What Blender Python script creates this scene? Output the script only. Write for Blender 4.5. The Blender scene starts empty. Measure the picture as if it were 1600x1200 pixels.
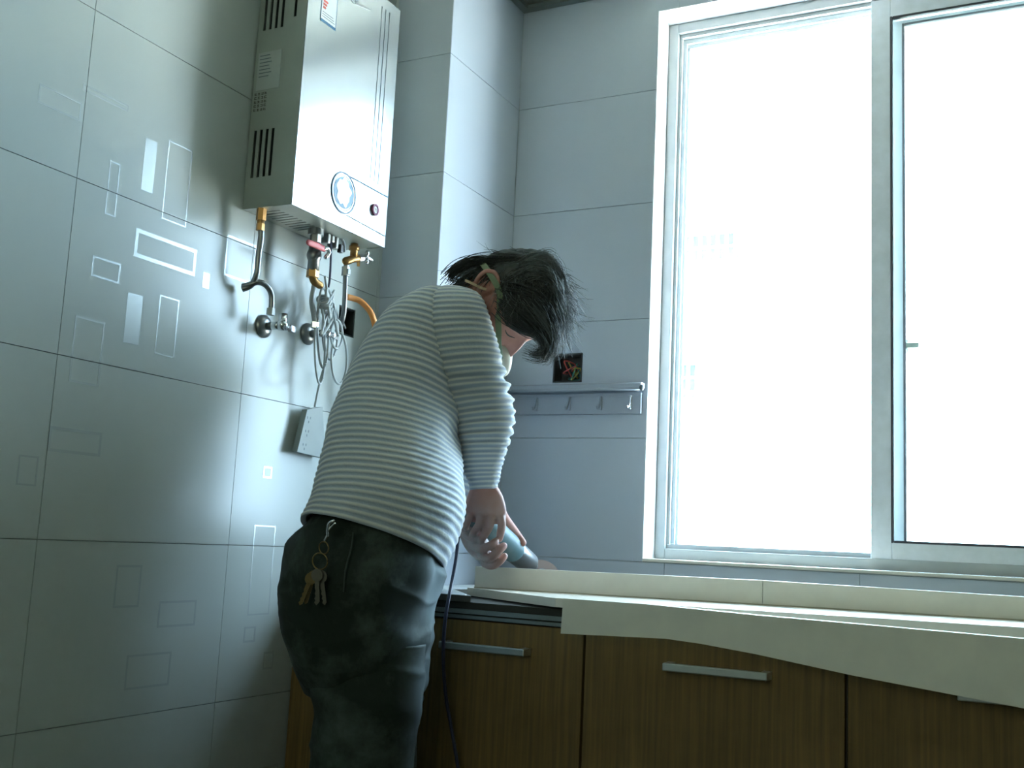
import bpy, bmesh, math, random
from mathutils import Vector, Matrix
from math import sin, cos, pi, radians, exp, sqrt
random.seed(7)
C = bpy.context.scene.collection
# ------------------------------------------------------------------ camera
F_PX, YAW, PITCH, ROLL = 1698.2, 0.47168, 0.14475, 0.048369
CAM = Vector((1.462, 0.0, 0.96))
Fw = Vector((-sin(YAW)*cos(PITCH), cos(YAW)*cos(PITCH), sin(PITCH)))
_R = Vector((cos(YAW), sin(YAW), 0)); _U = _R.cross(Fw)
Rt = _R*cos(ROLL) + _U*sin(ROLL); Up = _U*cos(ROLL) - _R*sin(ROLL)
cd = bpy.data.cameras.new('camera'); co = bpy.data.objects.new('camera', cd); C.objects.link(co)
cd.sensor_width = 36; cd.lens = F_PX*36/1600; cd.clip_start = .02
M = Matrix((Rt, Up, -Fw)).transposed().to_4x4(); M.translation = CAM
co.matrix_world = M; bpy.context.scene.camera = co
# ------------------------------------------------------------------ view, world, lights
sc = bpy.context.scene
sc.view_settings.view_transform = 'Standard'; sc.view_settings.look = 'None'
sc.view_settings.gamma = 1; sc.view_settings.use_curve_mapping = False
sc.view_settings.exposure = 1.46
w = bpy.data.worlds.new('sky'); sc.world = w; w.use_nodes = True
bg = w.node_tree.nodes['Background']
bg.inputs[0].default_value = (.56, .80, 1.0, 1); bg.inputs[1].default_value = 10.0
def area(name, loc, rot, sx, sy, power, col, portal=False):
    l = bpy.data.lights.new(name, 'AREA'); l.shape = 'RECTANGLE'; l.size = sx; l.size_y = sy
    l.energy = power; l.color = col
    if portal: l.cycles.is_portal = True
    o = bpy.data.objects.new(name, l); C.objects.link(o); o.location = loc; o.rotation_euler = rot
    return o
area('window_portal', (1.1, 2.74, 1.64), (radians(-90), 0, 0), 1.2, 1.5, 1, (1, 1, 1), True)
# the sun stands behind the house: it lights the yard and the facade outside, not the room
sl_ = bpy.data.lights.new('sun', 'SUN'); sl_.energy = 62; sl_.color = (1, .99, .89); sl_.angle = radians(.6)
so = bpy.data.objects.new('sun', sl_); C.objects.link(so); so.rotation_euler = (radians(38), 0, radians(-12)); so.location = (1, -6, 10)
# added fill lamp behind the camera, just inside the closed rear wall
area('rear_fill', (1.3, -1.55, 1.75), (radians(95), 0, 0), 1.1, 1.1, 4.4, (.88, 1.0, .74))

# ------------------------------------------------------------------ helpers
def ray(u, v):
    return Fw + Rt*((u-800)/F_PX) + Up*((600-v)/F_PX)
def at(u, v, ax, val):                      # point of a real plane (x, y or z = val)
    d = ray(u, v); return CAM + d*((val-CAM[ax])/d[ax])
def pix(u, v, depth):
    return CAM + ray(u, v)*depth
MATS = {}
def mat(name, col, rough=.5, metal=0, **k):
    if name in MATS: return MATS[name]
    m = bpy.data.materials.new(name); m.use_nodes = True; nt = m.node_tree; b = nt.nodes['Principled BSDF']
    b.inputs['Base Color'].default_value = (*col, 1); b.inputs['Roughness'].default_value = rough
    b.inputs['Metallic'].default_value = metal
    for a, v in k.items():
        if a in ('noise', 'col2', 'scale', 'bump', 'stretch', 'thr', 'bscale'): continue
        b.inputs[a].default_value = v
    tc = nt.nodes.new('ShaderNodeTexCoord'); mp = nt.nodes.new('ShaderNodeMapping')
    mp.inputs['Scale'].default_value = k.get('stretch', (1, 1, 1)); nt.links.new(tc.outputs['Object'], mp.inputs[0])
    n = nt.nodes.new('ShaderNodeTexNoise'); n.inputs['Scale'].default_value = k.get('scale', 12); n.inputs['Detail'].default_value = 6
    nt.links.new(mp.outputs[0], n.inputs['Vector'])
    cr = nt.nodes.new('ShaderNodeValToRGB'); c2 = k.get('col2', tuple(c*.88 for c in col))
    lo, hi = k.get('thr', (.3, .7))
    cr.color_ramp.elements[0].position = lo; cr.color_ramp.elements[1].position = hi
    cr.color_ramp.elements[0].color = (*col, 1); cr.color_ramp.elements[1].color = (*c2, 1)
    nt.links.new(n.outputs['Fac'], cr.inputs[0]); nt.links.new(cr.outputs[0], b.inputs['Base Color'])
    if k.get('bump'):
        n2 = nt.nodes.new('ShaderNodeTexNoise'); n2.inputs['Scale'].default_value = k.get('bscale', 60)
        nt.links.new(tc.outputs['Object'], n2.inputs['Vector'])
        bp = nt.nodes.new('ShaderNodeBump'); bp.inputs['Strength'].default_value = k['bump']; bp.inputs['Distance'].default_value = .004
        nt.links.new(n2.outputs['Fac'], bp.inputs['Height']); nt.links.new(bp.outputs[0], b.inputs['Normal'])
    MATS[name] = m; return m
def obj(name, V, F, m, parent=None, smooth=False, attrs=None):
    V = [Vector(v) for v in V]
    lo = Vector([min(v[i] for v in V) for i in range(3)]); hi = Vector([max(v[i] for v in V) for i in range(3)])
    c = (lo+hi)/2
    me = bpy.data.meshes.new(name); me.from_pydata([v-c for v in V], [], F)
    bm = bmesh.new(); bm.from_mesh(me); bmesh.ops.recalc_face_normals(bm, faces=bm.faces); bm.to_mesh(me); bm.free()
    if m: me.materials.append(m)
    if smooth: me.polygons.foreach_set('use_smooth', [True]*len(me.polygons))
    for an, vals in (attrs or {}).items():
        me.attributes.new(an, 'FLOAT', 'POINT').data.foreach_set('value', vals)
    o = bpy.data.objects.new(name, me); C.objects.link(o); o.location = c
    if parent: setp(o, parent)
    return o
def wloc(o):
    p = Vector((0, 0, 0))
    while o is not None: 
        p += o['_w'] if False else Vector((0, 0, 0)); break
    return p
WL = {}
def setp(o, p):
    o.parent = p
    o.matrix_parent_inverse = Matrix.Translation(-world_of(p))
def world_of(o):                            # everything is translation only
    if o.parent is None: return Vector(o.location)
    return world_of(o.parent) + o.matrix_parent_inverse.translation + Vector(o.location)
def tag(o, label=None, cat=None, group=None, kind=None):
    if label: o['label'] = label
    if cat: o['category'] = cat
    if group: o['group'] = group
    if kind: o['kind'] = kind
    return o
def thing(name, loc, label=None, cat=None, group=None, kind=None):
    o = bpy.data.objects.new(name, None); o.empty_display_size = .05; C.objects.link(o); o.location = loc
    return tag(o, label, cat, group, kind)
class MB:
    def __init__(s): s.V = []; s.F = []
    def add(s, V, F):
        n = len(s.V); s.V += [Vector(v) for v in V]; s.F += [[i+n for i in f] for f in F]; return s
    def box(s, a, b, bev=0):
        x0, y0, z0 = (min(a[i], b[i]) for i in range(3)); x1, y1, z1 = (max(a[i], b[i]) for i in range(3))
        if bev <= 0:
            return s.add([(x, y, z) for x in (x0, x1) for y in (y0, y1) for z in (z0, z1)],
                         [(0, 1, 3, 2), (4, 6, 7, 5), (0, 4, 5, 1), (2, 3, 7, 6), (0, 2, 6, 4), (1, 5, 7, 3)])
        bm = bmesh.new(); bmesh.ops.create_cube(bm, size=1)
        for v in bm.verts: v.co = Vector(((x0+x1)/2+v.co.x*(x1-x0), (y0+y1)/2+v.co.y*(y1-y0), (z0+z1)/2+v.co.z*(z1-z0)))
        bmesh.ops.bevel(bm, geom=bm.edges[:], offset=bev, segments=2, affect='EDGES', profile=.5)
        bm.verts.index_update(); r = s.add([v.co.copy() for v in bm.verts], [[v.index for v in f.verts] for f in bm.faces]); bm.free(); return r
    def tube(s, pts, r, n=10, cap=True, round_ends=False, flat=None):
        pts = [Vector(p) for p in pts]; R = r if isinstance(r, (list, tuple)) else [r]*len(pts)
        if round_ends:
            d0 = (pts[0]-pts[1]).normalized(); d1 = (pts[-1]-pts[-2]).normalized(); P = []; Q = []
            for k in (0, 30, 60): P.append(pts[0]+d0*R[0]*cos(radians(k))); Q.append(max(R[0]*sin(radians(k)), R[0]*.08))
            P += pts; Q += list(R)
            for k in (60, 30, 0): P.append(pts[-1]+d1*R[-1]*cos(radians(k))); Q.append(max(R[-1]*sin(radians(k)), R[-1]*.08))
            pts, R = P, Q
        t0 = (pts[1]-pts[0]).normalized(); a = Vector((0, 0, 1)) if abs(t0.z) < .9 else Vector((1, 0, 0))
        nrm = t0.cross(a).normalized(); V = []; F = []
        for i, p in enumerate(pts):
            t = (pts[min(i+1, len(pts)-1)]-pts[max(i-1, 0)])
            t = t.normalized() if t.length > 1e-9 else t0
            nrm = (nrm-t*nrm.dot(t)).normalized(); b = t.cross(nrm)
            for k in range(n):
                an = 2*pi*k/n; V.append(p+(nrm*cos(an)*(flat or 1)+b*sin(an))*R[i])
        for i in range(len(pts)-1):
            for k in range(n):
                F.append([i*n+k, i*n+(k+1) % n, (i+1)*n+(k+1) % n, (i+1)*n+k])
        if cap: F.append(list(range(n))[::-1]); F.append([(len(pts)-1)*n+k for k in range(n)])
        return s.add(V, F)
    def cyl(s, a, b, r, n=20, r2=None): return s.tube([a, b], [r, r if r2 is None else r2], n)
    def prism(s, poly, off):               # polygon (3D points) pushed along off
        n = len(poly); off = Vector(off); P = [Vector(p) for p in poly]
        return s.add(P+[p+off for p in P], [list(range(n)), list(range(2*n-1, n-1, -1))]+[[i, (i+1) % n, n+(i+1) % n, n+i] for i in range(n)])
    def ell(s, c, ax, n=16, m=10):         # ellipsoid; ax = three vectors
        V = []; F = []; c = Vector(c); ax = [Vector(a) for a in ax]
        for j in range(m+1):
            th = pi*(j+.02 if j == 0 else (j-.02 if j == m else j))/m
            for i in range(n):
                ph = 2*pi*i/n; V.append(c+ax[0]*sin(th)*cos(ph)+ax[1]*sin(th)*sin(ph)+ax[2]*cos(th))
        for j in range(m):
            for i in range(n): F.append([j*n+i, j*n+(i+1) % n, (j+1)*n+(i+1) % n, (j+1)*n+i])
        F.append(list(range(n))); F.append([m*n+i for i in range(n)][::-1])
        return s.add(V, F)
    def build(s, name, m, parent=None, smooth=False): return obj(name, s.V, s.F, m, parent, smooth)
def cr(pts, n=8):                           # Catmull-Rom through tuples or vectors
    P = [tuple(p) for p in pts]; P = [P[0]]+P+[P[-1]]; out = []
    for i in range(1, len(P)-2):
        for k in range(n):
            t = k/n
            out.append(tuple(.5*((2*b)+(-a+c)*t+(2*a-5*b+4*c-d)*t*t+(-a+3*b-3*c+d)*t**3) for a, b, c, d in zip(P[i-1], P[i], P[i+1], P[i+2])))
    out.append(P[-2]); return out
def crv(pts, n=8): return [Vector(p) for p in cr(pts, n)]

# ------------------------------------------------------------------ materials
m_tile = mat('glazed_tile', (.44, .48, .46), .25, 0, col2=(.42, .46, .44), scale=3, IOR=1.40)
m_tileb = mat('glazed_tile_blue_glare', (.45, .50, .56), .26, 0, col2=(.43, .48, .54), scale=3)  # same tile, with the window's bluish glare mixed into its colour
m_print = mat('tile_print', (.55, .60, .60), .26, .32, col2=(.54, .59, .59), IOR=1.6)
m_grout = mat('grout', (.27, .30, .28), .8)
m_grout2 = mat('pale_grout', (.42, .46, .45), .8)
m_plaster = mat('white_plaster', (.80, .80, .80), .6)
m_room = mat('room_paint', (.16, .17, .14), .8)
m_floor = mat('floor_tile', (.08, .08, .06), .35)
m_ceil = mat('ceiling_panel', (.45, .48, .44), .4)
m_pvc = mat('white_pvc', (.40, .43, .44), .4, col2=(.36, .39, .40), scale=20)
m_pvcd = mat('dusty_pvc_glare', (.80, .83, .88), .4, col2=(.70, .73, .76), scale=30)  # faint dust mottling; base lightened to carry window glare on the sash
m_gasket = mat('gasket', (.05, .05, .06), .6)
m_wood = mat('brown_laminate', (.19, .112, .028), .7, col2=(.105, .064, .016), scale=9, stretch=(14, 14, .5))
m_alu = mat('aluminium_trim', (.30, .33, .31), .35, .8)
m_hand = mat('satin_nickel', (.62, .64, .60), .32, .9)
m_dark = mat('dark_board', (.085, .08, .06), .5)
m_quartz = mat('cream_stone', (.72, .68, .58), .3, col2=(.68, .64, .55), scale=40)
m_quartz2 = mat('cream_stone_dusty', (.72, .70, .60), .45, col2=(.66, .64, .56), scale=25)
m_black = mat('black_plastic', (.02, .02, .02), .4)
m_hole = mat('dark_inside', (.012, .014, .012), .9)
m_silver = mat('silver_enamel', (.33, .365, .375), .20, .6, col2=(.32, .355, .365))
m_dial = mat('dial_plastic', (.10, .16, .24), .5)
m_side = mat('grey_enamel', (.34, .38, .34), .34, .25)
m_chrome = mat('chrome', (.75, .77, .78), .12, 1)
m_steel = mat('dull_steel', (.30, .31, .31), .35, .9)
m_brass = mat('brass', (.34, .19, .07), .35, .9)
m_orange = mat('orange_hose', (.72, .28, .07), .45)
m_red = mat('red_rubber', (.50, .09, .10), .5)
m_white = mat('white_plastic', (.55, .58, .58), .4)
m_cord = mat('pale_cord', (.40, .44, .44), .35)
m_bluecord = mat('blue_black_cord', (.03, .035, .07), .4)
m_rail = mat('rail_aluminium', (.36, .40, .45), .45, .3)
m_blue = mat('blue_ink', (.02, .10, .20), .6)
m_purple = mat('purple_ink', (.14, .015, .06), .6)
m_ink = mat('grey_ink', (.12, .15, .17), .5)
m_redink = mat('red_ink', (.5, .08, .06), .5)
m_elastic = mat('elastic_band', (.16, .21, .12), .8)
m_mask = mat('mask_foam', (.72, .66, .52), .8)
m_tool = mat('teal_tool', (.06, .125, .14), .5, col2=(.10, .17, .18), scale=30)
m_disc = mat('cutting_disc', (.24, .18, .16), .7)
m_keyd = mat('dull_keys', (.16, .15, .12), .45, .6)
m_key = mat('worn_keys', (.22, .16, .07), .4, .8)
def glass():
    m = bpy.data.materials.new('window_glass'); m.use_nodes = True; nt = m.node_tree; nt.nodes.clear()
    o = nt.nodes.new('ShaderNodeOutputMaterial'); mx = nt.nodes.new('ShaderNodeMixShader'); f = nt.nodes.new('ShaderNodeFresnel')
    f.inputs[0].default_value = 1.45
    t = nt.nodes.new('ShaderNodeBsdfTransparent'); t.inputs[0].default_value = (.95, .98, .97, 1)
    g = nt.nodes.new('ShaderNodeBsdfGlossy'); g.inputs['Roughness'].default_value = .02
    nt.links.new(f.outputs[0], mx.inputs[0]); nt.links.new(t.outputs[0], mx.inputs[1]); nt.links.new(g.outputs[0], mx.inputs[2]); nt.links.new(mx.outputs[0], o.inputs[0])
    return m
m_glass = glass()

# ------------------------------------------------------------------ room
YB, PX, PY, CEIL = 2.516, .160, 2.140, 2.42
WX0, WX1, WZ0, WZ1 = .553, 1.66, .930, 2.345
YW = 2.80                                    # outer face of the back wall
XR, YR = 2.9, -1.6
def cut(x0, x1, z0, z1, holes):              # rectangle minus holes -> rectangles
    xs = sorted({x0, x1, *[min(max(h[i], x0), x1) for h in holes for i in (0, 1)]})
    zs = sorted({z0, z1, *[min(max(h[i], z0), z1) for h in holes for i in (2, 3)]})
    out = []
    for a, b in zip(xs, xs[1:]):
        for c, d in zip(zs, zs[1:]):
            mx, mz = (a+b)/2, (c+d)/2
            if b-a < 1e-5 or d-c < 1e-5 or any(h[0] < mx < h[1] and h[2] < mz < h[3] for h in holes): continue
            out.append((a, b, c, d))
    return out
bx = at(865, 557, 1, YB), at(908, 595, 1, YB)
BOXH = (bx[0].x, bx[0].x+.082, 1.372, 1.448)     # outlet recess in the back wall
j0 = at(526, 505, 0, 0)
JBH = (1.982, 2.046, 1.412, 1.478)               # recess in the left wall (y0,y1,z0,z1)
HB = [(WX0, WX1, WZ0, WZ1), BOXH]
def wall(name, plane, rect, holes, th, lay, mt):
    """plane 'x0','y1'...: builds a backing slab and loose tiles; lay(a,b,d) -> point, d = depth behind the tile face"""
    root = MB()
    for a, b, c, d in cut(*rect, holes):
        root.box(lay(a, c, .007), lay(b, d, th))
    return root.build(name, mt)
T_W, T_H, G = .45, .30, .0007
def tiles(wallo, rect, holes, lay, a_org, z_org, mt=None):
    cache = {}
    na0 = math.floor((rect[0]-a_org)/T_W); na1 = math.ceil((rect[1]-a_org)/T_W)
    nz0 = math.floor((rect[2]-z_org)/T_H); nz1 = math.ceil((rect[3]-z_org)/T_H)
    res = []
    for i in range(na0, na1):
        for k in range(nz0, nz1):
            a0 = max(a_org+i*T_W+G, rect[0]); a1 = min(a_org+(i+1)*T_W-G, rect[1]); c0 = max(z_org+k*T_H+G, rect[2]); c1 = min(z_org+(k+1)*T_H-G, rect[3])
            if a1-a0 < .004 or c1-c0 < .004: continue
            ps = cut(a0, a1, c0, c1, holes)
            if not ps: continue
            key = (round(a1-a0, 4), round(c1-c0, 4)) if len(ps) == 1 and abs(ps[0][1]-ps[0][0]-(a1-a0)) < 1e-6 and abs(ps[0][3]-ps[0][2]-(c1-c0)) < 1e-6 else None
            if key and key in cache:
                src, sa, scz = cache[key]; o = src.copy(); C.objects.link(o)
                o.location = src.location + (Vector(lay(a0, c0, 0))-Vector(lay(sa, scz, 0)))
            else:
                mb = MB()
                for p in ps: mb.box(lay(p[0], p[2], 0), lay(p[1], p[3], .007))
                o = mb.build('tile', mt or m_tile, wallo)
                if key: cache[key] = (o, a0, c0)
            res.append((o, a0, a1, c0, c1))
    return res
Z0T = .0289
layL = lambda a, z, d: (-d, a, z)
layB = lambda a, z, d: (a, YB+d, z)
wl = wall('wall_left', 'x', (YR, PY+.4, 0, CEIL+.1), [JBH], .12, layL, m_grout); tag(wl, kind='structure')
tl = tiles(wl, (YR, PY, 0, CEIL), [JBH], layL, 1.227, Z0T)
wb = wall('wall_back', 'y', (-.12, XR, 0, CEIL+.1), HB, .06, layB, m_grout2); tag(wb, kind='structure')
mb = MB()
for a, b, c, d in cut(-.12, XR, 0, CEIL+.1, [(WX0, WX1, WZ0, WZ1)]): mb.box((a, YB+.06, c), (b, YW, d))
tag(mb.build('masonry', m_plaster, wb))
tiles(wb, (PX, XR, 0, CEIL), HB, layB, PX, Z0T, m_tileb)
# boxed corner column
wc = MB().box((-.007, PY+.007, 0), (PX-.007, YB+.05, CEIL+.1)).build('wall_column', m_grout2); tag(wc, kind='structure')
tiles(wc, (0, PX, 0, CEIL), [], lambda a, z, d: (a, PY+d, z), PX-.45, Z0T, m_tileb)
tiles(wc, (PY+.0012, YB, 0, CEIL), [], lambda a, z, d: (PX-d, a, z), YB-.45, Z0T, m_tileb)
# printed pattern on the left wall tiles: rectangles, some outlined and some filled (flat glossy print)
def print_rect(y0, y1, z0, z1, th, fill=False):
    rs = [(y0, y1, z0, z1)] if fill else [(y0, y1, z1-th, z1), (y0, y1, z0, z0+th), (y0, y0+th, z0+th, z1-th), (y1-th, y1, z0+th, z1-th)]
    return rs
PRB0 = []
def px_rect(u0, v0, u1, v1, th=.006, fill=False):
    a = at(u0, v0, 0, 0); b = at(u1, v1, 0, 0); PRB0.append((min(a.y, b.y), max(a.y, b.y), min(a.z, b.z), max(a.z, b.z))); return print_rect(min(a.y, b.y), max(a.y, b.y), min(a.z, b.z), max(a.z, b.z), th, fill)
PR = []
PR += px_rect(213, 356, 304, 432, .007)            # bold rectangle below the joint
PR += px_rect(228, 215, 238, 303, fill=True)       # filled bar
PR += px_rect(264, 218, 290, 356, .003)
PR += px_rect(172, 250, 180, 340, .003)
PR += px_rect(145, 398, 186, 444, .004)
PR += px_rect(200, 456, 216, 540, fill=True)
PR += px_rect(250, 460, 272, 560, .003)
PR += px_rect(118, 492, 154, 605, .004)
PR += px_rect(78, 665, 156, 714, .005)
PR += px_rect(355, 366, 396, 446, .004)
PR += px_rect(318, 425, 326, 452, fill=True)
PR += px_rect(62, 130, 125, 190, .003)
PR += px_rect(130, 130, 200, 175, .003)
PR += px_rect(30, 710, 56, 760, .003)
PR += px_rect(398, 820, 420, 960, .003)
PR += px_rect(412, 728, 424, 748, .004)
rng = random.Random(3); PRB = list(PRB0)
used = {}
for (o, a0, a1, c0, c1) in tl:
    mb = MB(); n = 0
    R = list(PR)
    if a1 < 1.0 or c0 < .85 or c0 > 2.0:            # out of view: the same pattern goes on
        for _ in range(3):
            if a1-a0 < .2 or c1-c0 < .15: continue
            yy = rng.uniform(a0+.02, a1-.15); zz = rng.uniform(c0+.02, c1-.1); nb_ = (yy, yy+rng.uniform(.03, .12), zz, zz+rng.uniform(.03, .08))
            if any(r[0]-.008 < nb_[1] and r[1]+.008 > nb_[0] and r[2]-.008 < nb_[3] and r[3]+.008 > nb_[2] for r in R+PRB): continue
            PRB.append(nb_); R += print_rect(*nb_, .004)
    for r in R:
        y0, y1, z0, z1 = max(r[0], a0), min(r[1], a1), max(r[2], c0), min(r[3], c1)
        if y1-y0 > .0005 and z1-z0 > .0005: mb.box((.0003, y0, z0), (0.0-.001, y1, z1)); n += 1
    if n:
        mb.build('printed_rectangles', m_print, o)
# other walls, floor, ceiling
DX0, DX1, DZ = .8, 1.8, 2.25
tag(MB().box((XR, YR, 0), (XR+.1, YW, CEIL+.1)).build('wall_right', m_room), kind='structure')
mb = MB().box((-.12, YR-.1, 0), (XR+.1, YR, CEIL+.1))
tag(mb.build('wall_rear', m_room), kind='structure')
tag(MB().box((-.12, YR-.1, -.1), (XR+.1, YW, 0)).build('floor', m_floor), kind='structure')
cl = MB().box((-.12, YR-.1, CEIL+.012), (XR+.1, YW, CEIL+.14)).build('ceiling', m_ceil); tag(cl, kind='structure')
for i in range(10):
    for k in range(14):
        x0, y0 = PX*0+i*.3, YR+k*.3
        if k == 13: continue
        if x0 < PX and y0+.3 > PY: continue
        MB().box((x0+.001, y0+.001, CEIL+.002), (min(x0+.299, XR), min(y0+.299, YB), CEIL+.012)).build('ceiling_panel', m_ceil, cl)
tr = MB().box((PX+.001, YB-.022, CEIL-.010), (XR, YB-.001, CEIL+.001)).box((PX+.001, PY-.02, CEIL-.010), (PX+.022, YB-.022, CEIL+.001)).box((0.001, PY-.022, CEIL-.010), (PX+.022, PY-.001, CEIL+.001)).build('trim_1', m_alu); tag(tr, kind='structure')

# ------------------------------------------------------------------ window
win = thing('window_1', (WX0, YB, WZ0), kind='structure')
YF0, YF1 = 2.60, 2.69
def frame_ring(mb, x0, x1, z0, z1, t, y0, y1, tb=None, tt=None):
    tb = t if tb is None else tb; tt = t if tt is None else tt
    mb.box((x0, y0, z0), (x0+t, y1, z1), .002); mb.box((x1-t, y0, z0), (x1, y1, z1), .002)
    mb.box((x0+t, y0, z1-tt), (x1-t, y1, z1), .002); mb.box((x0+t, y0, z0), (x1-t, y1, z0+tb), .002); return mb
# plaster reveal lining
rv = MB()
rv.box((WX0, YB+.001, WZ0), (WX0+.002, YF0, WZ1)); rv.box((WX1-.002, YB+.001, WZ0), (WX1, YF0, WZ1))
rv.box((WX0, YB+.001, WZ1-.002), (WX1, YF0, WZ1))
rv.build('reveal', m_plaster, win)
MB().box((WX0+.002, YB-.004, WZ0), (WX1-.002, YF0, WZ0+.008), .002).build('window_sill', m_quartz, win)
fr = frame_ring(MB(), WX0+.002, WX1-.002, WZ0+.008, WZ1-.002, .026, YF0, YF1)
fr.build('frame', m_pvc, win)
tk = MB()
for yy, zz in ((YF0+.012, .010), (YF0+.045, .012), (YF0+.078, .010)):
    tk.box((WX0+.028, yy, WZ1-.028-zz), (WX1-.028, yy+.006, WZ1-.028)); tk.box((WX0+.028, yy, WZ0+.034), (WX1-.028, yy+.006, WZ0+.034+zz))
    tk.box((WX0+.0285, yy+.0003, WZ0+.0345+zz), (WX0+.028+zz*.8, yy+.0057, WZ1-.0285-zz))
tk.build('track', m_pvc, win)
ZS0, ZS1 = WZ0+.022, WZ1-.03
def sash(x0, x1, y0, y1, mt, latch=False):
    s = frame_ring(MB(), x0, x1, ZS0, ZS1, .046, y0, y1, .05, .05).build('sash', mt, win)
    frame_ring(MB(), x0+.044, x1-.044, ZS0+.048, ZS1-.048, .006, y0-.001, y0+.012).build('gasket', m_gasket, s)
    MB().box((x0+.04, (y0+y1)/2-.0025, ZS0+.044), (x1-.04, (y0+y1)/2+.0025, ZS1-.044)).build('pane', m_glass, s)
    if latch:
        MB().box((x0+.026, y1-.002, 1.448), (x0+.052, y1+.012, 1.482), .003).box((x0+.044, y1-.02, 1.458), (x0+.078, y1-.006, 1.47), .002).build('latch', m_alu, s)
    return s
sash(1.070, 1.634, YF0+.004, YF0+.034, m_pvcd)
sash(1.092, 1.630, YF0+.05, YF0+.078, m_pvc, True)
# outside: hood of the opening and pale neighbouring building with a grille
hood = MB().box((WX0-.1, YW, WZ1-.03), (WX1+.1, YW+.05, WZ1+.02)).build('lintel_ledge', m_plaster, win)
yard = MB().box((-40, 4.2, -5.6), (45, 70, -5.5)).build('ground', mat('pale_concrete', (.62, .60, .54), .9)); tag(yard, kind='structure')
m_out = mat('pale_render', (.85, .87, .90), .8)
nb = thing('building', (-2.2, 8, -3), 'pale neighbouring building with grilled openings seen through the open window', 'building')
mb = MB()
opens = [(-1.45, -.72, 3.18, 3.50), (-1.45, -1.02, 2.05, 2.42)]
for a, b, c, d in cut(-3.6, -.3, -3, 3.62, opens): mb.box((a, 8, c), (b, 8.25, d))
mb.build('wall', m_out, nb)
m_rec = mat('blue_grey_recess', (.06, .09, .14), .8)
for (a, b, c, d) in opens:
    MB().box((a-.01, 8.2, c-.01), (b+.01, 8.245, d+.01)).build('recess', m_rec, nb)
    g = MB()
    for i in range(int((b-a)/.07)+1): g.box((a+i*.07, 7.97, c), (a+i*.07+.022, 7.99, d))
    for i in range(int((d-c)/.11)+1): g.box((a, 7.965, c+i*.11), (b, 7.97, c+i*.11+.02))
    g.build('grille', m_out, nb)

# ------------------------------------------------------------------ cabinets and worktop
YC = 1.90
cab_x = [(0.004, .199), (.202, .667), (.670, 1.136), (1.139, 1.605), (1.608, 2.074)]
cab_lab = ['narrow brown laminate cabinet filling the corner behind the person, against the left wall',
           'brown wood-grain base cabinet with the first bar handle, right beside the person',
           'brown base cabinet under the left end of the hanging stone strip, with a full handle',
           'brown base cabinet at the right, its handle half covered by the hanging stone strip',
           'brown wood-grain base cabinet at the right end of the run']
for i, (x0, x1) in enumerate(cab_x):
    if i == 4: continue
    c = thing('base_cabinet', (x0, YC, 0), cab_lab[i], 'cabinet', 'base cabinets under the worktop')
    b = MB(); yb = PY-.006 if i == 0 else YB-.03
    if i == 1: b.box((x0, YC+.02, .10), (x1, yb, .80))
    else: b.box((x0, YC+.02, .10), (x1, yb, .80))
    b.box((x0, YC+.05, 0), (x1, YC+.066, .10)); b.build('carcass', m_dark, c)
    d = MB().box((x0+.001, YC, .11), (x1-.001, YC+.018, .806), .0015).build('door', m_wood, c)
    if i:
        hx = (x0+x1)/2+.035 if i == 1 else (x0+x1)/2+.02; hz = .757
        if i == 3: hx = (x0+x1)/2+.03
        h = MB()
        h.box((hx-.092, YC-.034, hz-.006), (hx+.092, YC-.024, hz+.008), .002)
        h.box((hx-.092, YC-.026, hz-.006), (hx-.078, YC, hz+.008), .001); h.box((hx+.078, YC-.026, hz-.006), (hx+.092, YC, hz+.008), .001)
        h.build('handle', m_hand, d)
m_ply = mat('grey_brown_board', (.085, .08, .06), .85)
tp = thing('worktop_support', (0, YC, .80), 'dark board edge with grey metal strips on top of the brown cabinets', 'worktop')
MB().box((.17, YC+.004, .808), (1.604, YB-.012, .8405)).box((.004, YC+.004, .808), (.17, PY-.004, .8405)).build('board', mat('dark_support', (.022, .022, .016), .9), tp)
MB().box((.004, YC-.003, .809), (1.604, YC+.004, .8155)).build('strip', m_alu, tp); MB().box((.004, YC-.002, .8185), (1.604, YC+.004, .827)).build('strip', m_alu, tp)
# left loose board with pale top
lp = [(.165, YC, .841), (.425, YC, .841), (.272, 2.10, .841), (.272, YB-.006, .841), (.165, YB-.006, .841)]
o = MB().prism(lp, (0, 0, .0115)).build('loose_board', m_ply); tag(o, 'grey-brown board on the cabinets between the person and the cream slab', 'board')
MB().prism([(p[0], p[1]+(.001 if k < 2 else 0), 8.525e-1) for k, p in enumerate(lp)], (0, 0, .0012)).build('top_skin', m_white, o)
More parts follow.
